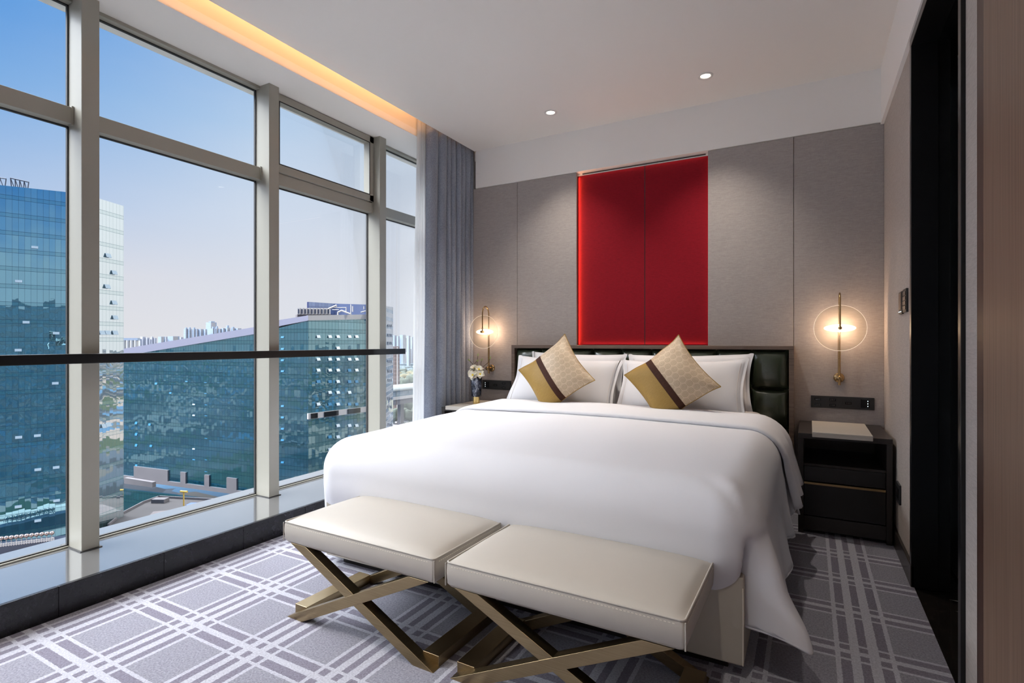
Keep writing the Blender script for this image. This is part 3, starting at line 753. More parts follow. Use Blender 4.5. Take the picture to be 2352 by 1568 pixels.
# ================================================================== NIGHTSTANDS
def nightstand(x0, x1, label, padx, plabel):
    y0, y1, zt = 3.52, 4.08, 0.575
    cx = (x0+x1)/2
    t = thing('nightstand', label, 'nightstand', (cx, (y0+y1)/2, 0), 0, 'espresso bedside nightstands')
    b = lambda n, mt, a, b_, c, d_, e, f_, bv=0.002, par=t: wbox2(n, mt, a, b_, c, d_, e, f_, t, par, bv)
    b('top', M['dark_wood'], x0, x1, y0, y1, zt-0.030, zt)
    b('side_panel', M['dark_wood'], x0, x0+0.028, y0+0.004, y1, 0.0, zt-0.030)
    b('side_panel', M['dark_wood'], x1-0.028, x1, y0+0.004, y1, 0.0, zt-0.030)
    b('back_panel', M['dark_wood'], x0+0.028, x1-0.028, y1-0.02, y1, 0.04, zt-0.030)
    b('shelf', M['dark_wood'], x0+0.028, x1-0.028, y0+0.02, y1-0.02, 0.385, 0.400)
    b('upper_drawer', M['black_wood'], x0+0.030, x1-0.030, y0+0.016, y1-0.05, 0.300, 0.385)
    dr = b('lower_drawer', M['black_wood'], x0+0.030, x1-0.030, y0+0.010, y1-0.05, 0.105, 0.284)
    b('brass_pull', M['brass'], x0+0.030, x1-0.030, y0+0.003, y0+0.03, 0.284, 0.296, 0.001, dr)
    b('kick_board', M['dark_wood'], x0+0.028, x1-0.028, y0+0.006, y0+0.03, 0.022, 0.100)
    p = box('leather_mat', M['cream_leather'], padx[0], padx[1], y0-0.022, 4.00, zt+0.001, zt+0.014, bevel=0.003)
    q = MB().box(padx[0], padx[1], y0-0.022, y0-0.008, zt-0.016, zt+0.003).build('front_lip', M['cream_leather'], p, bevel=0.003)
    tag(p, plabel, 'mat', 'cream leather nightstand mats')
    return t
def wbox2(name, mat, x0, x1, y0, y1, z0, z1, ref, par, bevel):
    m = shift(MB().box(x0, x1, y0, y1, z0, z1), ref)
    return m.build(name, mat, par, bevel)
nightstand(-0.055, 0.395, 'dark espresso nightstand with an open niche and brass strip beside the doorway wall', (0.016, 0.305), 'cream leather mat draped over the nightstand under the socket plate, empty')
nightstand(-2.600, -2.225, 'dark espresso nightstand tucked between the bed and the blue curtain', (-2.545, -2.245), 'cream leather mat on the window-side nightstand under the flower vase')

# ------------------------------------------------------------------ wall lamps
def sconce(x, label):
    t = thing('wall_lamp', label, 'wall lamp', (x, 4.083, 0.868), 0, 'brass disc wall lamps')
    ro = -0.055   # rod distance from wall
    MB().lathe([(0.0001, -0.014), (0.029, -0.014), (0.031, -0.010), (0.031, 0.0)], 32, 'y').build('wall_plate', M['brass'], t)
    MB().tube([(0, -0.010, 0), (0, ro-0.028, 0)], 0.0085, 16).build('wall_arm', M['brass'], t)
    MB().lathe([(0.0001, ro-0.032), (0.015, ro-0.032), (0.016, ro-0.018), (0.0001, ro-0.016)], 24, 'y').build('clamp_knob', M['brass'], t)
    pts = [(0, ro, -0.045), (0, ro, 0.10), (0, ro, 0.30), (0, ro, 0.47)]
    R0 = 0.052
    for k in range(1, 13):
        q = PI*k/12; pts.append((0, ro-R0+R0*math.cos(q), 0.47+R0*math.sin(q)*1.35))
    pts += [(0, ro-2*R0, 0.43), (0, ro-2*R0, 0.38), (0, ro-2*R0, 0.325)]
    MB().tube(pts[:3], 0.0078, 16).build('pole', M['brass'], t)
    MB().tube([(0, ro, 0.28)]+pts[3:], 0.0052, 14).build('curved_arm', M['brass'], t)
    yd = ro-2*R0+0.018; zc = 0.319; rr = 0.143
    g_ = MB().lathe([(0.0001, yd-0.003), (rr-0.003, yd-0.003), (rr, yd-0.001), (rr, yd+0.001), (rr-0.003, yd+0.003), (0.0001, yd+0.003)], 64, 'y', (0, 0, zc), False).build('glass_disc', M['lamp_glass'], t)
    MB().tube([(rr*math.cos(2*PI*k/64), yd, zc+rr*math.sin(2*PI*k/64)) for k in range(65)], 0.0014, 6, caps=False).build('glass_rim', M['lamp_rim'], g_)
    MB().lathe([(0.0001, yd-0.040), (0.0095, yd-0.040), (0.0105, yd-0.036), (0.0105, yd-0.004), (0.0001, yd-0.004)], 20, 'y', (0, 0, zc)).build('centre_knob', M['brass'], t)
    MB().ellipsoid((0, yd+0.020, zc), (0.088, 0.012, 0.025), 28, 12).build('led_diffuser', M['lamp_led'], t)
    l = lamp('POINT', 'lamp_glow', (0, yd+0.040, zc), 3.2, (1.0, 0.66, 0.42), shadow_soft_size=0.035); l.parent = t
    l.location = (0, yd+0.046, zc)
    return t
sconce(0.170, 'brass wall lamp with a clear glass disc above the socket plate near the room corner')
sconce(-2.462, 'brass wall lamp with a clear glass disc above the flower vase beside the curtain')

# ------------------------------------------------------------------ socket plates and switches
def plate(x0, x1, z0, z1, mirror, label):
    cx, cz = (x0+x1)/2, (z0+z1)/2
    t = thing('socket_plate', label, 'socket plate', (cx, 4.083, cz), 0, 'black bedside socket plates')
    w_, h_ = x1-x0, z1-z0
    MB().box(-w_/2, w_/2, -0.008, 0, -h_/2, h_/2).build('plate', M['black_plastic'], t, bevel=0.0015)
    sg = -1 if mirror else 1
    for (fx, fz) in ((-0.39, 0.2), (-0.39, -0.25), (-0.15, 0.2), (-0.15, -0.25), (0.10, -0.02)):
        c = sg*fx*w_; m = MB().box(c-0.018, c+0.018, -0.0092, -0.007, fz*h_-0.008, fz*h_+0.008).build('socket', M['black_gloss'], t)
        mm = MB()
        for q in (-0.009, 0.0, 0.009): mm.box(c+q-0.0022, c+q+0.0022, -0.0097, -0.009, fz*h_-0.004, fz*h_+0.004)
        mm.build('slot', plain('socket slot grey', (0.05, 0.05, 0.055), 0.4) if 'slot' not in M else M['slot'], m)
    c = sg*0.36*w_
    k = MB().box(c-0.024, c+0.024, -0.0095, -0.007, -0.026, 0.026).build('switch_block', M['black_gloss'], t)
    for q in (0.016, 0.0, -0.016): MB().box(c+sg*0.014-0.002, c+sg*0.014+0.002, -0.0102, -0.009, q-0.003, q+0.003).build('indicator', M['status'], k)
M['slot'] = plain('socket slot grey', (0.05, 0.05, 0.055), 0.4)
plate(0.012, 0.362, 0.668, 0.746, False, 'long black socket plate above the empty nightstand near the room corner')
plate(-2.560, -2.215, 0.680, 0.762, True, 'long black socket plate beside the flower vase, partly behind the pillows')
def side_plate(name, y0, y1, z0, z1, label, cat, kind, grp=None):
    cy, cz = (y0+y1)/2, (z0+z1)/2
    t = thing(name, label, cat, (XR, cy, cz), 0, grp)
    MB().box(-0.010, 0, -(y1-y0)/2, (y1-y0)/2, -(z1-z0)/2, (z1-z0)/2).build('plate', M['black_plastic'], t, bevel=0.0015)
    if kind == 'rocker':
        MB().box(-0.0125, -0.009, -(y1-y0)/2+0.012, (y1-y0)/2-0.012, -(z1-z0)/2+0.022, (z1-z0)/2-0.006).build('rocker', M['brown_gloss'], t, bevel=0.001)
        MB().box(-0.0125, -0.009, -(y1-y0)/2+0.012, (y1-y0)/2-0.012, -(z1-z0)/2+0.010, -(z1-z0)/2+0.013).build('indicator', M['status'], t)
    elif kind == 'keys':
        for q in range(4): MB().box(-0.012, -0.009, -(y1-y0)/2+0.012, (y1-y0)/2-0.012, -(z1-z0)/2+0.012+q*0.023, -(z1-z0)/2+0.030+q*0.023).build('key', M['black_gloss'], t)
    else:
        MB().box(-0.0115, -0.009, -(y1-y0)/2+0.014, (y1-y0)/2-0.014, -(z1-z0)/2+0.022, (z1-z0)/2-0.022).build('socket', M['black_gloss'], t)
M['brown_gloss'] = plain('bronze tinted rocker', (0.10, 0.07, 0.055), 0.25, 0.4)
side_plate('light_switch', 3.270, 3.372, 1.240, 1.352, 'black light switch with a bronze rocker, the one nearer the room corner', 'light switch', 'rocker', 'light switches on the side wall')
side_plate('light_switch', 3.135, 3.240, 1.243, 1.356, 'black light switch with plain keys, the one nearer the black door frame', 'light switch', 'keys', 'light switches on the side wall')
side_plate('wall_socket', 3.36, 3.48, 0.265, 0.365, 'black wall socket low on the side wall beside the nightstand', 'wall socket', 'socket')

# ------------------------------------------------------------------ vase and magnolias
VX, VY, VZ = -2.405, 3.74, 0.589
vz = thing('vase', 'dark veined marble vase on a fluted gold foot, standing on the window-side nightstand', 'vase', (VX, VY, VZ))
fl = MB()
for k in range(10):
    q = 2*PI*k/10; fl.tube([(0.020*math.cos(q), 0.020*math.sin(q), 0), (0.020*math.cos(q), 0.020*math.sin(q), 0.062)], 0.0085, 10)
fl.build('fluted_foot', M['brass_bright'], vz)
MB().lathe([(0.0001, 0.06), (0.038, 0.06), (0.041, 0.066), (0.043, 0.12), (0.046, 0.19), (0.047, 0.218), (0.043, 0.220), (0.039, 0.212), (0.038, 0.10), (0.0001, 0.10)], 40).build('marble_body', M['vase'], vz)
M['petal'] = plain('ivory magnolia petal', (0.86, 0.82, 0.70), 0.55, spec=0.3, noise=0.05, nscale=30, **{'Subsurface Weight': 0.15, 'Subsurface Scale': 0.01})
M['stamen'] = plain('yellow flower centre', (0.85, 0.62, 0.04), 0.6)
M['twig'] = plain('brown twig', (0.07, 0.045, 0.03), 0.7)
M['bud'] = plain('pale green bud', (0.28, 0.36, 0.14), 0.5)
M['leaf'] = plain('dark green leaf', (0.02, 0.06, 0.02), 0.35)
def petal(L_, W_, curl, ang, open_):
    def f(u, v):
        a = 2*u-1; wd = W_*math.sin(PI*min(v*0.9+0.1, 1))**0.7*(1 if v < 1 else 0.3)
        r = L_*v*math.sin(open_+curl*v); z = L_*v*math.cos(open_+curl*v)
        x, y = r-0.006*0, a*wd; z += 0.35*wd*a*a*2
        return (x*math.cos(ang)-y*math.sin(ang), x*math.sin(ang)+y*math.cos(ang), z)
    return MB().grid(f, 6, 10)
def magnolia(dx, dy, dz, tx, ty, s_, label, seed):
    t = thing('magnolia_flower', label, 'flower', (VX+dx, VY+dy, VZ+dz), 0, 'ivory magnolia flowers in the marble vase')
    rnd = random.Random(seed); rot = Matrix.Rotation(ty, 4, 'Y') @ Matrix.Rotation(tx, 4, 'X')
    for ring_, n_, op in ((0, 4, 0.55), (1, 5, 1.05)):
        for k in range(n_):
            p = petal(0.040*s_*(1+0.12*ring_), 0.019*s_, 0.35+0.2*rnd.random(), 2*PI*k/n_+ring_*0.6+rnd.random()*0.3, op+rnd.uniform(-.12, .12))
            p.v = [tuple(rot @ Vector(q)) for q in p.v]; p.build('petal', M['petal'], t)
    c = MB().ellipsoid((0, 0, 0.008*s_), (0.0085*s_, 0.0085*s_, 0.012*s_)); c.v = [tuple(rot @ Vector(q)) for q in c.v]; c.build('flower_centre', M['stamen'], t)
    MB().tube([(0, 0, 0), (-dx*0.45, -dy*0.45, -0.03), (-dx*0.85, -dy*0.85, -dz+0.11)], 0.0022, 8).build('stem', M['twig'], t)
magnolia(-0.010, -0.030, 0.238, R(78), R(-4), 1.05, 'open magnolia flower with a yellow centre at the front of the vase', 1)
magnolia(-0.040, 0.00, 0.255, R(45), R(-40), 1.0, 'magnolia flower leaning out towards the curtain', 2)
magnolia(-0.022, 0.005, 0.285, R(35), R(-12), 1.0, 'magnolia flower at the top of the bunch, next to the bare twigs', 3)
magnolia(0.022, 0.005, 0.280, R(40), R(25), 0.95, 'magnolia flower leaning towards the bed, the upper one', 4)
magnolia(0.048, -0.015, 0.246, R(60), R(50), 0.9, 'small magnolia flower drooping over the vase rim near the dark leaf', 5)
br = thing('budding_twigs', 'bare brown twigs with green buds rising behind the magnolia flowers', 'twigs', (VX, VY, VZ))
tw = MB(); tips = []
for (pts) in ([(0.01, 0.01, 0.12), (-0.01, 0.02, 0.26), (-0.06, 0.03, 0.33), (-0.085, 0.03, 0.352)], [(-0.01, 0.02, 0.26), (-0.012, 0.03, 0.35), (-0.005, 0.03, 0.395)],
              [(0.0, 0.01, 0.12), (0.03, 0.02, 0.27), (0.055, 0.025, 0.31), (0.10, 0.03, 0.345), (0.112, 0.03, 0.372)], [(0.04, 0.02, 0.285), (0.022, 0.03, 0.33), (0.03, 0.03, 0.355)], [(-0.04, 0.025, 0.31), (-0.03, 0.03, 0.34), (-0.016, 0.03, 0.35)]):
    tw.tube(pts, 0.0022, 7); tips.append((pts[-1], Vector(pts[-1])-Vector(pts[-2])))
tw.build('twigs', M['twig'], br)
for (p, d_) in tips:
    d_ = d_.normalized(); m = MB(); m.tube([Vector(p)+d_*(h-0.002) for h in (0, 0.006, 0.014, 0.021, 0.026)], 0.005, 10, rs=[0.002, 0.0058, 0.0062, 0.0035, 0.0006]); m.build('bud', M['bud'], br)
for (ax, ay, az_, rr_) in ((0.065, 0.01, 0.245, 0.3), (0.055, 0.025, 0.262, 1.0)):
    def flf(u, v, ax=ax, ay=ay, az_=az_, rr_=rr_):
        wd = 0.016*math.sin(PI*v)**0.8; return (ax-0.02+0.042*v*math.cos(rr_), ay+(2*u-1)*wd, az_-0.01+0.042*v*math.sin(rr_)+0.3*wd*(2*u-1)**2)
    MB().grid(flf, 6, 10).build('leaf', M['leaf'], br)

# ================================================================== THE CITY OUTSIDE
Fv = Vector((-math.sin(YAW), math.cos(YAW), 0)); Rv = Vector((math.cos(YAW), math.sin(YAW), 0)); EYE = 1.1
def plan(px, D): return Fv*D + Rv*(D*(px-1176)/1233.0)
def hgt(py, D): return EYE + (785-py)/1233.0*D
GZ = -60.0

def facade_mat(name, glass1, glass2, line, spandrel, fh=3.6, pw=1.5, sp=0.30, refl=0.55, wav=0.02, tint=(0.8, 0.92, 1.0), lw=0.06):
    m, t = mat_new(name); u = t.uv(); x, y, _ = t.xyz(u)
    cx = t.m('FLOOR', t.m('DIVIDE', x, pw)); cy = t.m('FLOOR', t.m('DIVIDE', y, fh))
    fx = t.m('FLOORED_MODULO', x, pw); fy = t.m('FLOORED_MODULO', y, fh)
    wn = t.node('ShaderNodeTexWhiteNoise', noise_dimensions='2D'); t.put(wn.inputs['Vector'], t.comb(cx, cy, 0.0)); rnd = wn.outputs['Value']
    wn2 = t.node('ShaderNodeTexWhiteNoise', noise_dimensions='2D'); t.put(wn2.inputs['Vector'], t.comb(t.m('ADD', cx, 77.0), t.m('FLOOR', t.m('DIVIDE', y, fh)), 0.0))
    col = t.mix(rnd, glass1, glass2)
    blind = t.m('MULTIPLY', t.m('GREATER_THAN', wn2.outputs['Value'], 0.86), t.m('GREATER_THAN', fy, fh*0.55))
    col = t.mix(t.m('MULTIPLY', blind, 0.35), col, spandrel)
    isp = t.m('LESS_THAN', fy, fh*sp); col = t.mix(isp, col, spandrel)
    ln = t.m('MAXIMUM', t.m('LESS_THAN', fx, lw*pw/1.5), t.m('LESS_THAN', fy, lw*1.2))
    ln = t.m('MAXIMUM', ln, t.rect(fy, fh*sp, fh*sp+lw*1.2))
    col = t.mix(ln, col, line)
    # each pane sits at a very slightly different angle and is not perfectly flat
    g = t.node('ShaderNodeNewGeometry')
    nz, nc = t.noise(t.comb(t.m('MULTIPLY', x, 0.22), t.m('MULTIPLY', y, 0.35), 0.0), 1.0, 3)
    v1 = t.node('ShaderNodeVectorMath', operation='SUBTRACT'); t.put(v1.inputs[0], wn.outputs['Color']); v1.inputs[1].default_value = (.5, .5, .5)
    v2 = t.node('ShaderNodeVectorMath', operation='SCALE'); t.put(v2.inputs[0], v1.outputs[0]); v2.inputs['Scale'].default_value = wav
    v3 = t.node('ShaderNodeVectorMath', operation='SUBTRACT'); t.put(v3.inputs[0], nc); v3.inputs[1].default_value = (.5, .5, .5)
    v4 = t.node('ShaderNodeVectorMath', operation='SCALE'); t.put(v4.inputs[0], v3.outputs[0]); v4.inputs['Scale'].default_value = wav*2.2
    a = t.node('ShaderNodeVectorMath', operation='ADD'); t.put(a.inputs[0], g.outputs['Normal']); t.put(a.inputs[1], v2.outputs[0])
    b = t.node('ShaderNodeVectorMath', operation='ADD'); t.put(b.inputs[0], a.outputs[0]); t.put(b.inputs[1], v4.outputs[0])
    nn = t.node('ShaderNodeVectorMath', operation='NORMALIZE'); t.put(nn.inputs[0], b.outputs[0])
    df = t.node('ShaderNodeBsdfDiffuse'); t.put(df.inputs[0], col)
    gl = t.node('ShaderNodeBsdfGlossy'); gl.inputs['Roughness'].default_value = 0.01; gl.inputs[0].default_value = (*tint, 1); t.put(gl.inputs['Normal'], nn.outputs[0])
    fr = t.node('ShaderNodeLayerWeight'); fr.inputs[0].default_value = 0.35
    f = t.m('MULTIPLY', t.m('MULTIPLY_ADD', fr.outputs['Facing'], (1.0-refl)*0.4, refl), t.m('SUBTRACT', 1.0, t.m('MULTIPLY', t.m('MAXIMUM', ln, t.m('MULTIPLY', isp, 0.25)), 0.8)))
    mx = t.node('ShaderNodeMixShader'); t.put(mx.inputs[0], f); t.l.new(df.outputs[0], mx.inputs[1]); t.l.new(gl.outputs[0], mx.inputs[2])
    t.l.new(mx.outputs[0], t.out.inputs[0]); return m

def wall_slab(name, mat, P0, P1, zb0, zb1, zt0, zt1, th, parent, v0=0.0):
    """vertical wall from P0 to P1 seen from the camera side, thickness th away from the camera; uv in metres"""
    e = (P1-P0); L_ = e.length; n = Vector((-e.y, e.x, 0)).normalized()
    if n.dot(P0) < 0: n = -n
    b0, b1 = P0+n*th, P1+n*th
    V = [(*P0.xy, zb0), (*P1.xy, zb1), (*P1.xy, zt1), (*P0.xy, zt0), (*b0.xy, zb0), (*b1.xy, zb1), (*b1.xy, zt1), (*b0.xy, zt0)]
    fs = [(0, 1, 2, 3), (5, 4, 7, 6), (4, 0, 3, 7), (1, 5, 6, 2), (3, 2, 6, 7), (4, 5, 1, 0)]
    q = [(0, zb0-GZ), (L_, zb1-GZ), (L_, zt1-GZ), (0, zt0-GZ)]; z4 = [(0.01, 0.01)]*4
    uvs = [q, [q[1], q[0], q[3], q[2]], z4, z4, z4, z4]
    return MB().add(V, fs, False, uvs).build(name, mat, parent)
def hit(P0, P1, px, py):
    d = Fv + Rv*((px-1176)/1233.0); e = P1-P0; n = Vector((-e.y, e.x, 0))
    t = P0.dot(n)/d.dot(n); return Vector((d.x*t, d.y*t, EYE+(785-py)/1233.0*t))
def vents(P0, P1, pts, w_, h_, parent, mat, tilt=22, name='open_window'):
    e = (P1-P0).normalized(); n = Vector((-e.y, e.x, 0))
    if n.dot(P0) > 0: n = -n
    base = None
    ang = math.atan2(e.y, e.x)
    for (px, py) in pts:
        p = hit(P0, P1, px, py)+n*0.08
        if base is None:
            base = MB().box(-w_/2, w_/2, -0.05, 0.05, -h_, 0).build(name, mat, parent)
            o = base
        else:
            o = base.copy(); C.objects.link(o)
        sgn = 1 if Vector((-math.sin(ang), math.cos(ang), 0)).dot(n) > 0 else -1
        o.location = (p.x, p.y, p.z+h_/2); o.rotation_euler = (R(tilt)*sgn, 0, ang)

M['f_tower_l'] = facade_mat('blue curtain wall', (0.008, 0.06, 0.10), (0.018, 0.10, 0.15), (0.02, 0.05, 0.09), (0.02, 0.10, 0.14), 3.4, 0.9, 0.22, 0.56, 0.014, (0.42, 0.78, 0.94), 0.06)
M['f_tower_r'] = facade_mat('sky-paled curtain wall', (0.03, 0.11, 0.13), (0.06, 0.17, 0.18), (0.06, 0.15, 0.17), (0.20, 0.32, 0.31), 3.4, 0.9, 0.22, 0.80, 0.010, (0.96, 1.0, 0.99), 0.05)  # paler copy of the tower glass; bright sky reflection put into the colours
M['f_block_l'] = facade_mat('shade-darkened teal curtain wall', (0.003, 0.030, 0.050), (0.006, 0.050, 0.075), (0.010, 0.030, 0.045), (0.008, 0.045, 0.060), 3.55, 1.2, 0.32, 0.30, 0.020, (0.36, 0.66, 0.80), 0.10)  # darker copy of the east glass; south side's shade put into the colour
M['f_block_r'] = facade_mat('teal curtain wall', (0.008, 0.06, 0.085), (0.018, 0.10, 0.13), (0.02, 0.07, 0.09), (0.02, 0.09, 0.11), 3.55, 1.2, 0.32, 0.42, 0.022, (0.50, 0.78, 0.84), 0.10)
M['vent'] = plain('open window pane', (0.34, 0.43, 0.50), 0.35, spec=0.4)
M['vent_blue'] = plain('blue open window pane', (0.04, 0.20, 0.36), 0.12, spec=0.6)
M['fascia_shaded'] = plain('shade-tinted metal fascia', (0.22, 0.22, 0.29), 0.5)  # south fascia's shade painted in; the sunlit side gets the white cladding
M['white_panel'] = plain('white metal cladding', (0.50, 0.47, 0.45), 0.5)
M['concrete'] = plain('pale concrete', (0.13, 0.12, 0.13), 0.85, noise=0.12, nscale=0.4)
M['roof'] = plain('weathered roof concrete', (0.058, 0.053, 0.055), 0.9, noise=0.35, nscale=0.12)
M['steel'] = plain('dark steel', (0.04, 0.05, 0.08), 0.5)
M['navy'] = plain('navy louvre panels', (0.06, 0.09, 0.20), 0.5)

def city_mat():
    m, t = mat_new('city ground of roofs streets and lots'); o = t.pos()
    vo = t.node('ShaderNodeTexVoronoi', feature='F1', distance='CHEBYCHEV'); t.put(vo.inputs['Vector'], o); vo.inputs['Scale'].default_value = 0.035
    r_, g_, b_ = t.xyz(vo.outputs['Color'])
    n_, _ = t.noise(o, 0.012, 3)
    col = t.ramp(r_, [(0.0, (0.015, 0.020, 0.028)), (0.35, (0.03, 0.04, 0.055)), (0.6, (0.05, 0.05, 0.05)), (0.8, (0.13, 0.11, 0.10)), (1.0, (0.24, 0.23, 0.22))], 'CONSTANT')
    col = t.mix(t.m('GREATER_THAN', g_, 0.9), col, (0.03, 0.07, 0.12)); col = t.mix(t.m('GREATER_THAN', n_, 0.60), col, (0.02, 0.03, 0.018))
    principled(t, col, 0.9, spec=0.1); return m
struct(MB().box(-2500, 4000, -4000, 3200, GZ-2, GZ).build('ground', city_mat()))

# --- left tower
tw = thing('office_tower', 'tall blue glass office tower with a gridded curtain wall and pale side face', 'building', (*plan(192, 110).xy, GZ))
def rel(o):
    l = o.parent.location; o.data.transform(Matrix.Translation(-l)); return o
def pw(*a, **k):
    o = wall_slab(*a, **k); return rel(o)
A_ = plan(-420, 88); B_ = plan(192, 110); C_ = plan(284, 120)
ztw = hgt(445, 110)
pw('facade', M['f_tower_l'], A_, B_, GZ, GZ, ztw-1.5, ztw, 0.5, tw)
pw('side_facade', M['f_tower_r'], B_, C_, GZ, GZ, ztw, hgt(473, 120), 0.5, tw)
D_ = C_ + Rv*(-34)+Fv*6; E_ = A_ + Rv*(-5)+Fv*34
core = MB().prism([(p.x, p.y) for p in (A_*1.012, B_*1.012, C_*1.008, D_, E_)], 'z', GZ, ztw-4.0).build('core', M['f_tower_l'], tw); rel(core)
# gondola trusses on the roof edge
def truss(p0, p1, zb, zt, nn, label):
    t = thing('roof_truss', label, 'truss', (*p0.xy, zb), 0, 'steel trusses on the tower roof')
    e = (p1-p0)
    m = MB(); 
    bot = [Vector((0, 0, 0))+e*(0.08+0.84*k/nn) for k in range(nn+1)]; top = [e*(k/nn)+Vector((0, 0, zt-zb-0.5*k/nn)) for k in range(nn+1)]
    m.tube(bot, 0.10, 6); m.tube(top, 0.12, 6)
    for k in range(nn+1): m.tube([bot[k], top[k]], 0.09, 6)
    for k in range(nn): m.tube([bot[k+1], top[k]], 0.07, 6)
    m.build('truss_frame', M['steel'], t); return t
truss(plan(-30, 104), plan(14, 104.5), ztw-0.8, ztw+1.9, 3, 'steel truss on the tower roof, cut by the edge of the view')
truss(plan(24, 105), plan(66, 106), ztw-0.8, ztw+1.7, 4, 'steel truss on the tower roof above the blue facade, seen whole')
vents(B_-B_+A_, B_, [(43, 1004), (86, 1000), (87, 1078), (129, 1073), (42, 1163), (130, 1149), (87, 1195), (127, 880), (42, 804), (43, 646), (80, 568), (60, 740), (129, 765)], 1.0, 0.5, None, M['vent'], 14)
for o in [o for o in bpy.data.objects if o.name.startswith('open_window') and o.parent is None]: o.parent = tw; o.location -= tw.location
vents(B_, C_, [(247, 587), (261, 626), (245, 658), (261, 695), (263, 729), (246, 764), (233, 764), (263, 764), (238, 978), (247, 975)], 1.3, 0.9, None, M['vent'], 20)
for o in [o for o in bpy.data.objects if o.name.startswith('open_window') and o.parent is None]: o.parent = tw; o.location -= tw.location

# --- terrace with ornament balls beside the tower base
TZ = hgt(1265, 101)
ter = thing('terrace', 'pale podium terrace at the foot of the glass tower', 'terrace', (*plan(60, 100).xy, TZ-4))
rel(MB().prism([(p.x, p.y) for p in (plan(-420, 86), plan(-420, 100), plan(20, 103), plan(170, 107), plan(262, 108), plan(262, 86), plan(-420, 74))], 'z', TZ-6, TZ).build('slab', plain('blush terrace paving', (0.42, 0.35, 0.31), 0.8), ter))
rel(wall_slab('parapet', plain('pale blush parapet', (0.45, 0.40, 0.36), 0.8), plan(-200, 91), plan(150, 99), TZ, TZ, TZ+0.9, TZ+0.9, 0.3, ter))
rel(wall_slab('ball_plinth', M['steel'], plan(-60, 95.2), plan(150, 99.6), TZ, TZ, TZ+2.75, TZ+2.75, 2.4, ter))
rel(wall_slab('recess', M['walnut'], plan(-60, 84), plan(33, 86.5), TZ, TZ, TZ+0.5, TZ+0.05, 1.6, ter))
for k in range(11):
    px = 3+k*11.6; D = 97.0+k*0.27; p = plan(px, D)
    t = thing('ornament_ball', 'steel ball on a short post in the row at the foot of the glass tower', 'ornament', (*p.xy, TZ+2.75), 0, 'steel balls along the terrace edge')
    MB().tube([(0, 0, 0), (0, 0, 0.75)], 0.08, 8).build('post', M['white_panel'], t)
    MB().ellipsoid((0, 0, 1.1), (0.40, 0.40, 0.40), 20, 14).build('ball', plain('brushed steel ball', (0.45, 0.36, 0.33), 0.25, 0.9) if k == 0 else bpy.data.materials['brushed steel ball'], t)
fnc = MB(); p0, p1 = plan(-10, 95.5), plan(124, 98.8)
for h in (0.25, 0.6, 0.95): fnc.tube([(*p0.xy, TZ+2.75+h*0.6), (*p1.xy, TZ+2.75+h*0.6)], 0.05, 6)
for k in range(24):
    q = p0+(p1-p0)*(k/23); fnc.tube([(*q.xy, TZ+2.75), (*q.xy, TZ+3.35)], 0.05, 6)
tag(fnc.build('terrace_fence', M['white_panel']), 'thin white railing in front of the row of steel balls', 'fence')
sg = MB(); p0, p1 = plan(231, 92), plan(249, 97)
for k in range(6):
    q = p0+(p1-p0)*(k/5); sg.tube([(*q.xy, TZ+0.2), (*q.xy, TZ+4.3-0.42*k)], 0.12, 6)
for k in range(6): sg.tube([(*p0.xy, TZ+0.4+k*0.75), (*p1.xy, TZ+0.3+k*0.40)], 0.10, 6)
tag(sg.build('lattice_sign', M['white_panel']), 'small white lattice frame standing between the tower base and the window mullion', 'frame')

# --- slanted office block
bl = thing('office_block', 'wide teal glass office block with a slanting roofline and rows of open windows', 'building', (*plan(708, 165).xy, GZ))
Q0, Q1, Q2, Q3 = plan(225, 199.5), plan(585, 172), plan(645, 168.8), plan(708, 165)
T2 = plan(882, 188.7)
z0, z1, z2, z3, z4 = hgt(827, 199.5), hgt(767, 172), hgt(748, 168.8), hgt(736, 165), hgt(732, 188.7)
BB = hgt(1138, 172)
pw('south_facade', M['f_block_l'], Q0, Q1, BB, BB, z0, z1, 0.5, bl)
pw('south_facade', M['f_block_l'], Q1, Q3, BB, BB, z1, z3, 0.5, bl)
pw('east_facade', M['f_block_r'], Q3, T2, GZ, GZ, z3, z4, 0.5, bl)
off = -0.35
def out2(p, k=1.0): return p*(1-0.4*k/p.length)
pw('roof_fascia', M['fascia_shaded'], out2(Q0), out2(Q1), z0, z1, z0+2.7, z1+2.25, 0.8, bl)
pw('roof_fascia', M['fascia_shaded'], out2(Q1), out2(Q2), z1, z2, z1+2.25, z2+1.9, 0.8, bl)
pw('roof_fascia', M['fascia_shaded'], out2(Q2), out2(Q3), z2, z3, z2+1.9, z3+1.6, 0.8, bl)
pw('roof_fascia', M['white_panel'], out2(Q3), out2(T2), z3, z4, z3+1.6, z4+1.6, 0.8, bl)
# roof deck
N0, N1, N2 = Q0*1.2, Q2*1.25, T2*1.12
V = [(*Q0.xy, z0+1.6), (*Q1.xy, z1+1.4), (*Q2.xy, z2+1.2), (*Q3.xy, z3+1.0), (*T2.xy, z4+1.0), (*N2.xy, z4-0.5), (*N1.xy, z2-3.2), (*N0.xy, z0-4.5)]
V2 = [(a, b, c-1.0) for (a, b, c) in V]
rf = MB().add(V+V2, [(0, 1, 6, 7), (1, 2, 6), (2, 3, 4, 5, 6)] + [(15, 14, 9, 8), (14, 10, 9), (14, 13, 12, 11, 10)] + [(i, (i+1) % 8, (i+1) % 8+8, i+8) for i in range(8)]).build('roof_deck', M['roof'], bl); rel(rf)
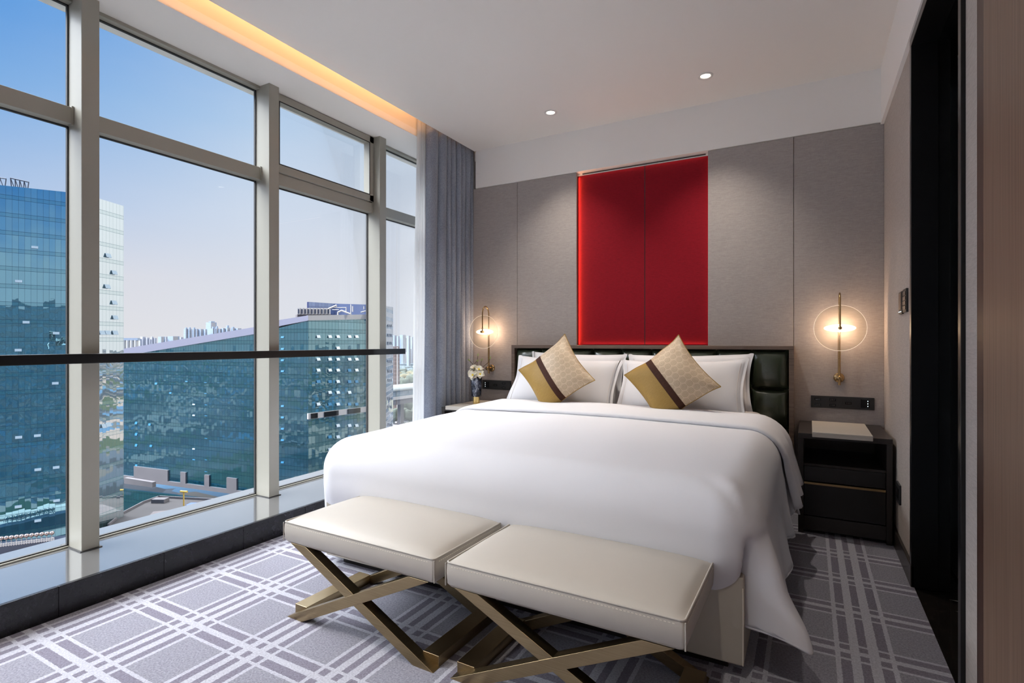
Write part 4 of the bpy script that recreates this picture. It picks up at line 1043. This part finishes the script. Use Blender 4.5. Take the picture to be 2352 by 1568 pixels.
# storey-high concrete bands with windows between piers
bt, bb = hgt(1103, 172), hgt(1128, 172)
pw('band_recess', M['f_block_l'], Q0, out2(Q3), bb, bb, bt, bt, 1.2, bl)
pw('concrete_ledge', M['concrete'], out2(Q0, 3), out2(Q3, 3), bb-1.7, bb-1.7, bb-0.3, bb-0.3, 2.2, bl)
for (a, b) in ((307, 385), (414, 426), (469, 480), (520, 543), (590, 602), (650, 662)):
    da, db = 199.5+(165-199.5)*(a-225)/(708-225), 199.5+(165-199.5)*(b-225)/(708-225)
    P_, Q_ = hit(Q0, Q3, a, 900), hit(Q0, Q3, b, 900); P_.z = Q_.z = 0
    pw('concrete_pier', M['concrete'], out2(P_, 3), out2(Q_, 3), bb-0.4, bb-0.4, bt, bt, 0.8, bl)
pt, pb_ = hgt(949, 165), hgt(962.5, 165)
pw('white_band', M['white_panel'], out2(Q3), out2(T2), pb_, pb_, pt, pt, 0.6, bl)
for (a, b) in ((715, 730), (745.5, 778), (799, 828), (850, 880)):
    P_, Q_ = hit(Q3, T2, a, 900), hit(Q3, T2, b, 900); P_.z = Q_.z = 0
    o = pw('band_window', M['black_gloss'], out2(P_, 1.8), out2(Q_, 1.8), pb_+0.15, pb_+0.15, pt-0.12, pt-0.12, 0.3, bl)
def adopt(parent):
    for o in [o for o in bpy.data.objects if o.name.startswith('open_window') and o.parent is None]: o.parent = parent; o.location -= parent.location
cols = (730.5, 757, 775.5, 802, 818.5)
rows = {773: (1, 1, 1, 1, 1), 799: (0, 0, 1, 0, 0), 825: (1, 1, 1, 1, 1), 850: (1, 1, 1, 0, 1), 876: (0, 0, 1, 0, 0), 901: (0, 1, 1, 1, 0), 928: (1, 0, 1, 0, 0), 977: (0, 0, 1, 1, 1), 1003: (0, 0, 1, 0, 0), 1032: (0, 1, 0, 0, 0)}
rowb = {773: (), 850: (3,), 876: (0, 1, 3, 4), 928: (1, 3, 4), 1003: (1, 3), 901: (), 799: (), 951: ()}
vents(Q3, T2, [(cols[i], y) for y, r in rows.items() for i in range(5) if r[i]], 1.22, 0.95, None, M['vent'], 26); adopt(bl)
vents(Q3, T2, [(cols[i], y) for y, r in rowb.items() for i in r], 1.22, 0.95, None, M['vent_blue'], 18); adopt(bl)
f1 = [(650, y) for y in (773, 800, 826, 851, 931, 957, 983, 1009, 1060)] + [(474, 876), (504, 876), (552, 876), (560, 876), (393, 901), (474, 901), (504, 903), (552, 903), (560, 903), (475, 927), (475, 952), (561, 955),
     (314, 971), (345, 974), (553, 981), (561, 981), (314, 997), (475, 1004), (561, 1007), (314, 1022), (348, 1023), (447, 1053), (475, 1053), (561, 1058), (314, 1069), (561, 1084), (475, 1080), (564, 800), (506, 850), (564, 850), (430, 874), (360, 880)]
vents(Q0, Q3, f1, 1.15, 0.9, None, M['vent_blue'], 16); adopt(bl)
vents(Q0, Q3, [(447, 927), (447, 952), (447, 1029)], 1.15, 0.9, None, M['vent'], 22); adopt(bl)
# lower glass podium of the block and its service roof
pod = thing('podium_roof', 'grey weathered service roof between the glass tower and the teal block', 'roof', (*plan(400, 130).xy, GZ))
RZ = hgt(1183, 121)
rel(MB().prism([(p.x, p.y) for p in (plan(262, 108), plan(251, 114), plan(284, 122), plan(330, 130), plan(365, 134.5), plan(498, 132), plan(640, 128), plan(640, 60), plan(262, 60))], 'z', GZ, RZ).build('roof_slab', M['roof'], pod))
par = MB()
pts = [plan(251, 114), plan(284, 122), plan(330, 130), plan(365, 134.5), plan(498, 132), plan(640, 128)]
for a, b in zip(pts, pts[1:]):
    e = (b-a); n = Vector((-e.y, e.x, 0)).normalized()*0.3
    par.prism([(a.x, a.y), (b.x, b.y), ((b+n).x, (b+n).y), ((a+n).x, (a+n).y)], 'z', RZ, RZ+0.5)
rel(par.build('roof_kerb', M['concrete'], pod))
rel(wall_slab('patched_area', plain('darker roof patch', (0.13, 0.115, 0.12), 0.9, noise=0.3, nscale=0.3), plan(322, 115), plan(436, 118), RZ+0.02, RZ+0.02, RZ+0.06, RZ+0.06, 9.0, pod))
gp = thing('glass_annex', 'dark glass annex wall below the concrete band of the teal block', 'building', (*plan(450, 160).xy, GZ))
rel(wall_slab('facade', M['f_block_l'], plan(225, 185), plan(708, 158), GZ, GZ, BB-0.5, BB-0.5, 1.0, gp))
rel(wall_slab('white_sill', M['concrete'], plan(285, 150), plan(350, 146), RZ-0.5, RZ-0.5, RZ+1.1, RZ+0.9, 1.0, gp))
def roofbox(px, D, w_, d_, h_, mat, name, label, cat):
    p = plan(px, D); return tag(MB().box(-w_/2, w_/2, -d_/2, d_/2, 0, h_).build(name, mat, None, bevel=0.05), label, cat), p
def place(o_p, z, rz=YAW):
    o, p = o_p; o.location = (*p.xy, z); o.rotation_euler = (0, 0, rz)
place(roofbox(447, 124, 3.0, 2.0, 1.7, plain('blue tank', (0.05, 0.10, 0.25), 0.4), 'water_tank', 'blue water tank on the grey service roof', 'tank'), RZ)
place(roofbox(368, 131, 3.2, 2.0, 0.9, M['concrete'], 'roof_hatch', 'low pale hatch at the far corner of the grey service roof', 'hatch'), RZ)
place(roofbox(453, 120, 2.0, 2.0, 1.6, plain('grey plant box', (0.30, 0.34, 0.42), 0.5), 'plant_box', 'grey plant box beside the blue tank on the service roof', 'plant box'), RZ)
place(roofbox(488, 121, 1.0, 1.0, 0.8, M['white_panel'], 'vent_box', 'small white vent box near the window sill line on the service roof', 'vent box'), RZ)
place(roofbox(285, 112, 3.8, 2.4, 0.9, plain('grey duct', (0.14, 0.16, 0.16), 0.5), 'duct_unit', 'low grey duct unit near the tower corner on the service roof', 'duct'), RZ)
p = plan(422, 128); yl = MB().tube([(p.x, p.y, RZ), (p.x, p.y, RZ+3.4)], 0.16, 8).tube([(p.x-0.8, p.y-0.3, RZ+3.4), (p.x+0.9, p.y+0.3, RZ+3.4)], 0.25, 8)
tag(yl.build('yellow_hoist', plain('yellow paint', (0.60, 0.38, 0.06), 0.5)), 'thin yellow hoist post on the grey service roof', 'hoist')

# --- plant on the roof of the block
ph = thing('roof_penthouse', 'blue louvred plant room with white frames on top of the teal block', 'plant room', (*plan(780, 178).xy, 0))
zr = z3+0.8
rel(wall_slab('louvre_wall', facade_mat('navy louvres', (0.10, 0.14, 0.30), (0.16, 0.21, 0.38), (0.04, 0.05, 0.12), (0.12, 0.16, 0.32), 2.2, 1.2, 0.15, 0.15, 0.01), plan(709, 178), plan(770, 186), zr, zr, hgt(693, 178), hgt(697, 186), 1.0, ph))
rel(wall_slab('dark_wall', M['navy'], plan(768, 186), plan(870, 182), zr, zr, hgt(697, 186), hgt(700, 182), 1.0, ph))
def wbar(a, b, r=0.5): return MB().tube([a, b], r, 6)
fr_ = MB()
def pt3(px, py, D): p = plan(px, D); return (p.x, p.y, hgt(py, D))
for a, b, r_ in ((( 750, 711), (773, 701), .55), ((773, 701), (773, 705), .3), ((806, 699), (806, 723), .35), ((795, 705), (795, 716), .3), ((762, 706), (796, 706), .22), ((776, 717), (785, 713), .5), ((785, 713), (805, 721), .5), ((776, 717), (776, 723), .5), ((810, 703), (810, 716), .4), ((836, 703), (836, 710), .3), ((829, 717), (840, 714), .35), ((763, 711), (778, 711), .3)):
    fr_.tube([pt3(a[0], a[1], 176), pt3(b[0], b[1], 176)], r_*0.55, 6)
rel(fr_.build('white_frames', M['white_panel'], ph))
ac = None
for k in range(10):
    px = 687+k*7.6; D = 171+k*0.6; p = plan(px, D)
    if ac is None:
        ac = thing('air_conditioning_unit', 'pale air conditioning unit in the row on the roof edge of the teal block', 'air conditioner', (0, 0, 0), YAW, 'air conditioning units on the block roof')
        MB().box(-0.42, 0.42, -0.6, 0.6, 0, 2.05).build('casing', M['white_panel'], ac); MB().box(-0.22, 0.22, -0.64, -0.58, 0.2, 1.7).build('grille', M['steel'], ac)
        o = ac
    else: o = copy_tree(ac)
    o.location = (*p.xy, hgt(722, D)); o.rotation_euler = (0, 0, YAW+R(8))
ped = MB(); pa, pb2 = plan(683, 170.5), plan(762, 177)
rel2 = wall_slab('equipment_plinth', M['concrete'], pa, pb2, z3, z3, hgt(722, 170.5), hgt(722, 177), 2.0, None); tag(rel2, 'long pale plinth under the air conditioning units on the block roof', 'plinth')

# --- white tower and brick tower beyond
M['f_white'] = facade_mat('white facade with blue strip windows', (0.10, 0.17, 0.24), (0.18, 0.25, 0.32), (0.42, 0.43, 0.45), (0.38, 0.39, 0.41), 3.6, 3.0, 0.45, 0.15, 0.01, (0.9, 0.95, 1), 0.35)
M['f_brick'] = facade_mat('rose tiled facade', (0.24, 0.175, 0.155), (0.27, 0.20, 0.175), (0.30, 0.23, 0.20), (0.36, 0.28, 0.25), 3.0, 3.4, 0.25, 0.03, 0.01, (1, 1, 1), 0.3)
wt = thing('white_tower', 'narrow white high-rise with rows of small open windows behind the mullion', 'building', (*plan(895, 215).xy, GZ))
W0, W1 = plan(860, 200), plan(903, 250)
rel(wall_slab('facade', M['f_white'], W0, W1, GZ, GZ, hgt(700, 200), hgt(705, 250), 9.0, wt))
vents(W0, W1, [(x, y) for y in (748, 770, 788, 830, 852, 873, 915, 934, 975) for x in (890.5, 894, 898)], 1.6, 1.3, None, M['steel'], 12); adopt(wt)
bt_ = thing('brick_tower', 'slim rose coloured tower with a column of white balconies', 'building', (*plan(910, 420).xy, GZ))
rel(wall_slab('facade', M['f_brick'], plan(902, 420), plan(918, 424), GZ, GZ, hgt(795, 420), hgt(795, 424), 14, bt_))
rel(wall_slab('balcony_strip', M['white_panel'], plan(911, 418), plan(913, 418), GZ, GZ, hgt(797, 418), hgt(797, 418), 2, bt_))

# --- elevated railway station, far flyover, road, fields
st_ = thing('elevated_station', 'long elevated railway station hall with a white curved roof on a concrete viaduct', 'station', (*plan(930, 380).xy, GZ))
S0, S1 = plan(880, 360), plan(1090, 455)
rel(wall_slab('viaduct_beam', M['concrete'], S0, S1, hgt(930, 370), hgt(930, 370), hgt(917, 370), hgt(917, 370), 14, st_))
rel(wall_slab('platform_edge', M['white_panel'], out2(S0, 3), out2(S1, 3), hgt(918, 370), hgt(918, 370), hgt(911, 370), hgt(911, 370), 14, st_))
rel(wall_slab('hall_glazing', facade_mat('station glazing', (0.22, 0.27, 0.30), (0.28, 0.33, 0.36), (0.34, 0.36, 0.37), (0.06, 0.13, 0.18), 4.4, 2.2, 0.4, 0.2, 0.01), S0, S1, hgt(911, 370), hgt(911, 370), hgt(898, 370), hgt(898, 370), 13, st_))
e = (S1-S0); n_ = Vector((-e.y, e.x, 0)).normalized(); n_ = n_ if n_.dot(S0) > 0 else -n_
zt_ = hgt(898, 370)
def roofc(u, v):
    p = S0+e*u+n_*(-1.0+15*v); return (p.x, p.y, zt_+3.4*math.sin(PI*v)**0.7)
rel(MB().grid(roofc, 30, 12).build('curved_roof', plain('pale green white roofing', (0.24, 0.26, 0.255), 0.7), st_, solid=0.3))
for k in range(6):
    p = S0+e*(0.03+k*0.19)+n_*6
    rel(MB().box(p.x-1.6, p.x+1.6, p.y-1.6, p.y+1.6, GZ, hgt(930, 370)).build('pier', M['concrete'], st_))
def strip(name, mat, pxa, pxb, ya, yb, z, label, cat, th=None):
    """flat patch of ground between two sight lines, built at its real distance"""
    Da, Db = (EYE-z)*1233/(ya-785), (EYE-z)*1233/(yb-785)
    P = [plan(pxa, Db), plan(pxb, Db), plan(pxb, Da), plan(pxa, Da)]
    return tag(MB().prism([(p.x, p.y) for p in P], 'z', GZ-0.5, z).build(name, mat), label, cat)
strip('meadow', plain('dry yellow grass', (0.28, 0.26, 0.14), 0.95, noise=0.15, nscale=0.05), 880, 1100, 915, 944, GZ+0.1, 'dry yellow meadow seen under the railway viaduct', 'meadow')['kind'] = 'stuff'
tag(bpy.data.objects['meadow'], kind='stuff')
strip('road', plain('pale road', (0.27, 0.26, 0.265), 0.9), 880, 1100, 949, 961, GZ+0.15, 'pale grey road below the elevated station', 'road')['kind'] = 'structure'
o = strip('road', bpy.data.materials['pale road'], 880, 1100, 968, 990, GZ+0.15, 'wide pale road nearest the teal block', 'road'); o['kind'] = 'structure'
M['hedge'] = plain('hazy foliage', (0.075, 0.095, 0.07), 0.95, noise=0.35, nscale=0.15)  # tone lightened for distance haze
M['hedge2'] = plain('autumn foliage', (0.15, 0.135, 0.075), 0.95, noise=0.35, nscale=0.15)
M['hedge3'] = plain('blue green distant foliage', (0.095, 0.13, 0.14), 0.95, noise=0.25, nscale=0.1)  # bluish tone paints distance haze onto the far trees
fly = thing('flyover', 'distant pale blue elevated road crossing beyond the trees', 'flyover', (*plan(940, 1150).xy, GZ))
rel(wall_slab('deck', plain('pale blue concrete', (0.22, 0.29, 0.33), 0.8), plan(850, 1100), plan(1100, 1250), hgt(842, 1130), hgt(842, 1130), hgt(836, 1130), hgt(836, 1130), 12, fly))
for k in range(5):
    p = plan(870+k*30, 1120+k*20); rel(MB().box(p.x-3, p.x+3, p.y-3, p.y+3, GZ, hgt(841, 1130)).build('pier', bpy.data.materials['pale blue concrete'], fly))
rnd = random.Random(4)
def blob(seed):
    r_ = random.Random(seed); ph = [r_.uniform(0, 6) for _ in range(6)]
    m = MB().ellipsoid((0, 0, 0.62), (0.55, 0.55, 0.42), 14, 10)
    m.v = [tuple(Vector(p)*(1+0.12*math.sin(7*p[0]+ph[0])*math.sin(6*p[1]+ph[1])+0.1*math.sin(9*p[2]+ph[2]))) for p in m.v]
    m.tube([(0, 0, 0), (0, 0, 0.4)], 0.06, 6); return m
kinds = [blob(1).build('tree', M['hedge']), blob(2).build('tree', M['hedge2']), blob(3).build('tree', M['hedge3'])]
lab = ['grey green tree in the wood beyond the railway station', 'yellowing tree in the wood beyond the railway station', 'hazy blue green tree in the farther part of the wood']
used = [False]*3
def tree(px, D, s_, k, label=None, group=None, zs=1.0):
    p = plan(px, D)
    if not used[k]: o = kinds[k]; used[k] = True
    else: o = kinds[k].copy(); C.objects.link(o)
    o.location = (*p.xy, GZ); o.scale = (s_, s_, s_*zs); o.rotation_euler = (0, 0, rnd.uniform(0, 6))
    tag(o, label or lab[k], 'tree', group or ('wood beyond the station, kind %s' % ('green', 'yellowing', 'blue green')[k]))
for i in range(190):
    u = rnd.random(); D = 700+u*560; px = 896+rnd.random()*100
    k = 2 if D > 980 else (1 if rnd.random() < 0.5 and 740 < D < 900 else 0)
    tree(px, D, rnd.uniform(10, 16), k, zs=0.9)
for (px, D, s_) in ((905, 400, 10), (914, 402, 11), (923, 404, 10), (940, 405, 9), (962, 425, 11), (936, 440, 12), (944, 442, 11), (972, 400, 9)):
    tree(px, D, s_, 0, 'small street tree beside the road below the railway station', 'street trees by the road')
for i in range(22): tree(925+i*3.2, 385+i*0.5+rnd.uniform(-6, 6), 4.0, 0, 'low hedge bush along the near road', 'roadside bushes', 0.7)

# --- skyline
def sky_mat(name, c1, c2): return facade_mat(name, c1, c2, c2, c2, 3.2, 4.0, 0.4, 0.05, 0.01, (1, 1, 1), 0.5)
M['s1'] = sky_mat('hazy blue block', (0.27, 0.34, 0.46), (0.31, 0.38, 0.49)); M['s2'] = sky_mat('hazy cream block', (0.36, 0.35, 0.365), (0.43, 0.41, 0.41)); M['s3'] = sky_mat('very hazy block', (0.36, 0.38, 0.44), (0.40, 0.41, 0.46))  # distance haze painted into the block colours
def hi(pa, pb, top, D, mk, label, group, step=0):
    t = thing('distant_building', label, 'building', (*plan((pa+pb)/2, D).xy, GZ), 0, group)
    mid = pa+(pb-pa)*0.52; dep = (pb-pa)/1233*D
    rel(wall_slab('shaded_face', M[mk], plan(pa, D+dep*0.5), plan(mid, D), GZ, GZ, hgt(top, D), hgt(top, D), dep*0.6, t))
    rel(wall_slab('sunlit_face', M['s2'] if mk != 's3' else M['s3'], plan(mid, D), plan(pb, D+dep*0.3), GZ, GZ, hgt(top+0.5, D), hgt(top+0.5, D), dep*0.6, t))  # blue blocks: shade and sun painted as a blue and a cream face
    if step: rel(MB().box(*(lambda p: (p.x-dep*.2, p.x+dep*.2, p.y+dep*.1, p.y+dep*.5))(plan(mid-(pb-pa)*0.2, D)), hgt(top, D), hgt(top-step, D)).build('roof_house', M[mk], t))
gA = 'apartment towers above the slanting roofline'; lA = 'pale blue distant apartment tower rising above the slanting roofline'
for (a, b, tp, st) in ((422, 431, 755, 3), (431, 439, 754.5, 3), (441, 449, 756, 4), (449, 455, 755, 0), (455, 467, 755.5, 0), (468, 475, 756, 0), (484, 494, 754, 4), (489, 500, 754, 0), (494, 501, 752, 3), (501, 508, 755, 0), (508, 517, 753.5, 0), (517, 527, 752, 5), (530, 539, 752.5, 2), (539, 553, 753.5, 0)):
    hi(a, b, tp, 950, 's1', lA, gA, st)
hi(473, 495, 740, 980, 's1', 'tallest distant apartment tower above the slanting roofline', None, 2.5)
gB = 'very hazy low blocks near the horizon'
for (a, b, tp) in ((322, 333, 773), (334, 342, 775), (346, 352, 773), (352, 359, 776), (376, 385, 773), (411, 420, 774), (318, 326, 778), (398, 412, 777), (342, 348, 779)):
    hi(a, b, tp, 1500, 's3', 'very hazy pale block between the silos and the apartment towers', gB)
hi(363, 377, 773, 1400, 's1', 'hazy blue and cream block with an arched front between silos and apartment towers', None)
hi(385, 409, 772, 1400, 's1', 'wide hazy blue slab block between the silos and the apartment towers', None)
gC = 'hazy blocks beside the sheer curtain'
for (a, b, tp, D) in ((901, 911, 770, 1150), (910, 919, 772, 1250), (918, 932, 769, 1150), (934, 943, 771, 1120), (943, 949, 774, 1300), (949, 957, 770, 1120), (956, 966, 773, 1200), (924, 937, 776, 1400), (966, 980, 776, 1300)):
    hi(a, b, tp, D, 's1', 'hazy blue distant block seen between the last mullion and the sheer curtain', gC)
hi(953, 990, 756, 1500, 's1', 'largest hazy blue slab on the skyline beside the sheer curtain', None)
for i in range(34):
    px = 904+rnd.random()*86; D = rnd.uniform(1250, 1500); w_ = rnd.uniform(5, 11)
    hi(px, px+w_, 785+(60-rnd.uniform(14, 30))*1233/D*0.55, D, 's2', 'low pale block in the built-up district beyond the wood', 'low district beyond the wood')
sl = thing('grain_silo', 'row of white round silos with a blue roof house on the horizon', 'silo', (*plan(299, 700).xy, GZ))
for k in range(4):
    p = plan(285.5+k*9.2, 700); m = MB().lathe([(2.45, 0), (2.45, hgt(781, 700)-GZ)], 20); m.v = [(q[0]+p.x, q[1]+p.y, q[2]+GZ) for q in m.v]
    rel(m.build('silo_cylinder', plain('white silo paint', (0.52, 0.51, 0.50), 0.7) if k == 0 else bpy.data.materials['white silo paint'], sl))
rel(wall_slab('roof_house', M['s1'], plan(280, 698), plan(316, 698), hgt(781.5, 700), hgt(781.5, 700), hgt(776, 700), hgt(776, 700), 5, sl))

# --- the rest of the hotel around this room (seen in the neighbours' glass)
M['hotel'] = facade_mat('hotel facade', (0.012, 0.03, 0.045), (0.03, 0.055, 0.075), (0.05, 0.05, 0.05), (0.04, 0.045, 0.05), 3.4, 1.0, 0.35, 0.25, 0.02, (0.8, 0.9, 1), 0.12)
hm = MB()
def hslab(y0, y1, z0, z1):
    x0, x1 = -3.28, 14.0
    V = [(x, y, z) for z in (z0, z1) for y in (y0, y1) for x in (x0, x1)]
    F = [(0, 2, 3, 1), (4, 5, 7, 6), (0, 1, 5, 4), (2, 6, 7, 3), (0, 4, 6, 2), (1, 3, 7, 5)]
    U = [[(V[i][1], V[i][2]+70) for i in f] for f in F]
    hm.add(V, F, False, U)
hslab(-40, 26, 3.1, 16); hslab(-40, 26, GZ, -0.12); hslab(-40, YF-0.13, -0.12, 3.1); hslab(4.27, 26, -0.12, 3.1)
struct(hm.build('wall_facade', M['hotel']))
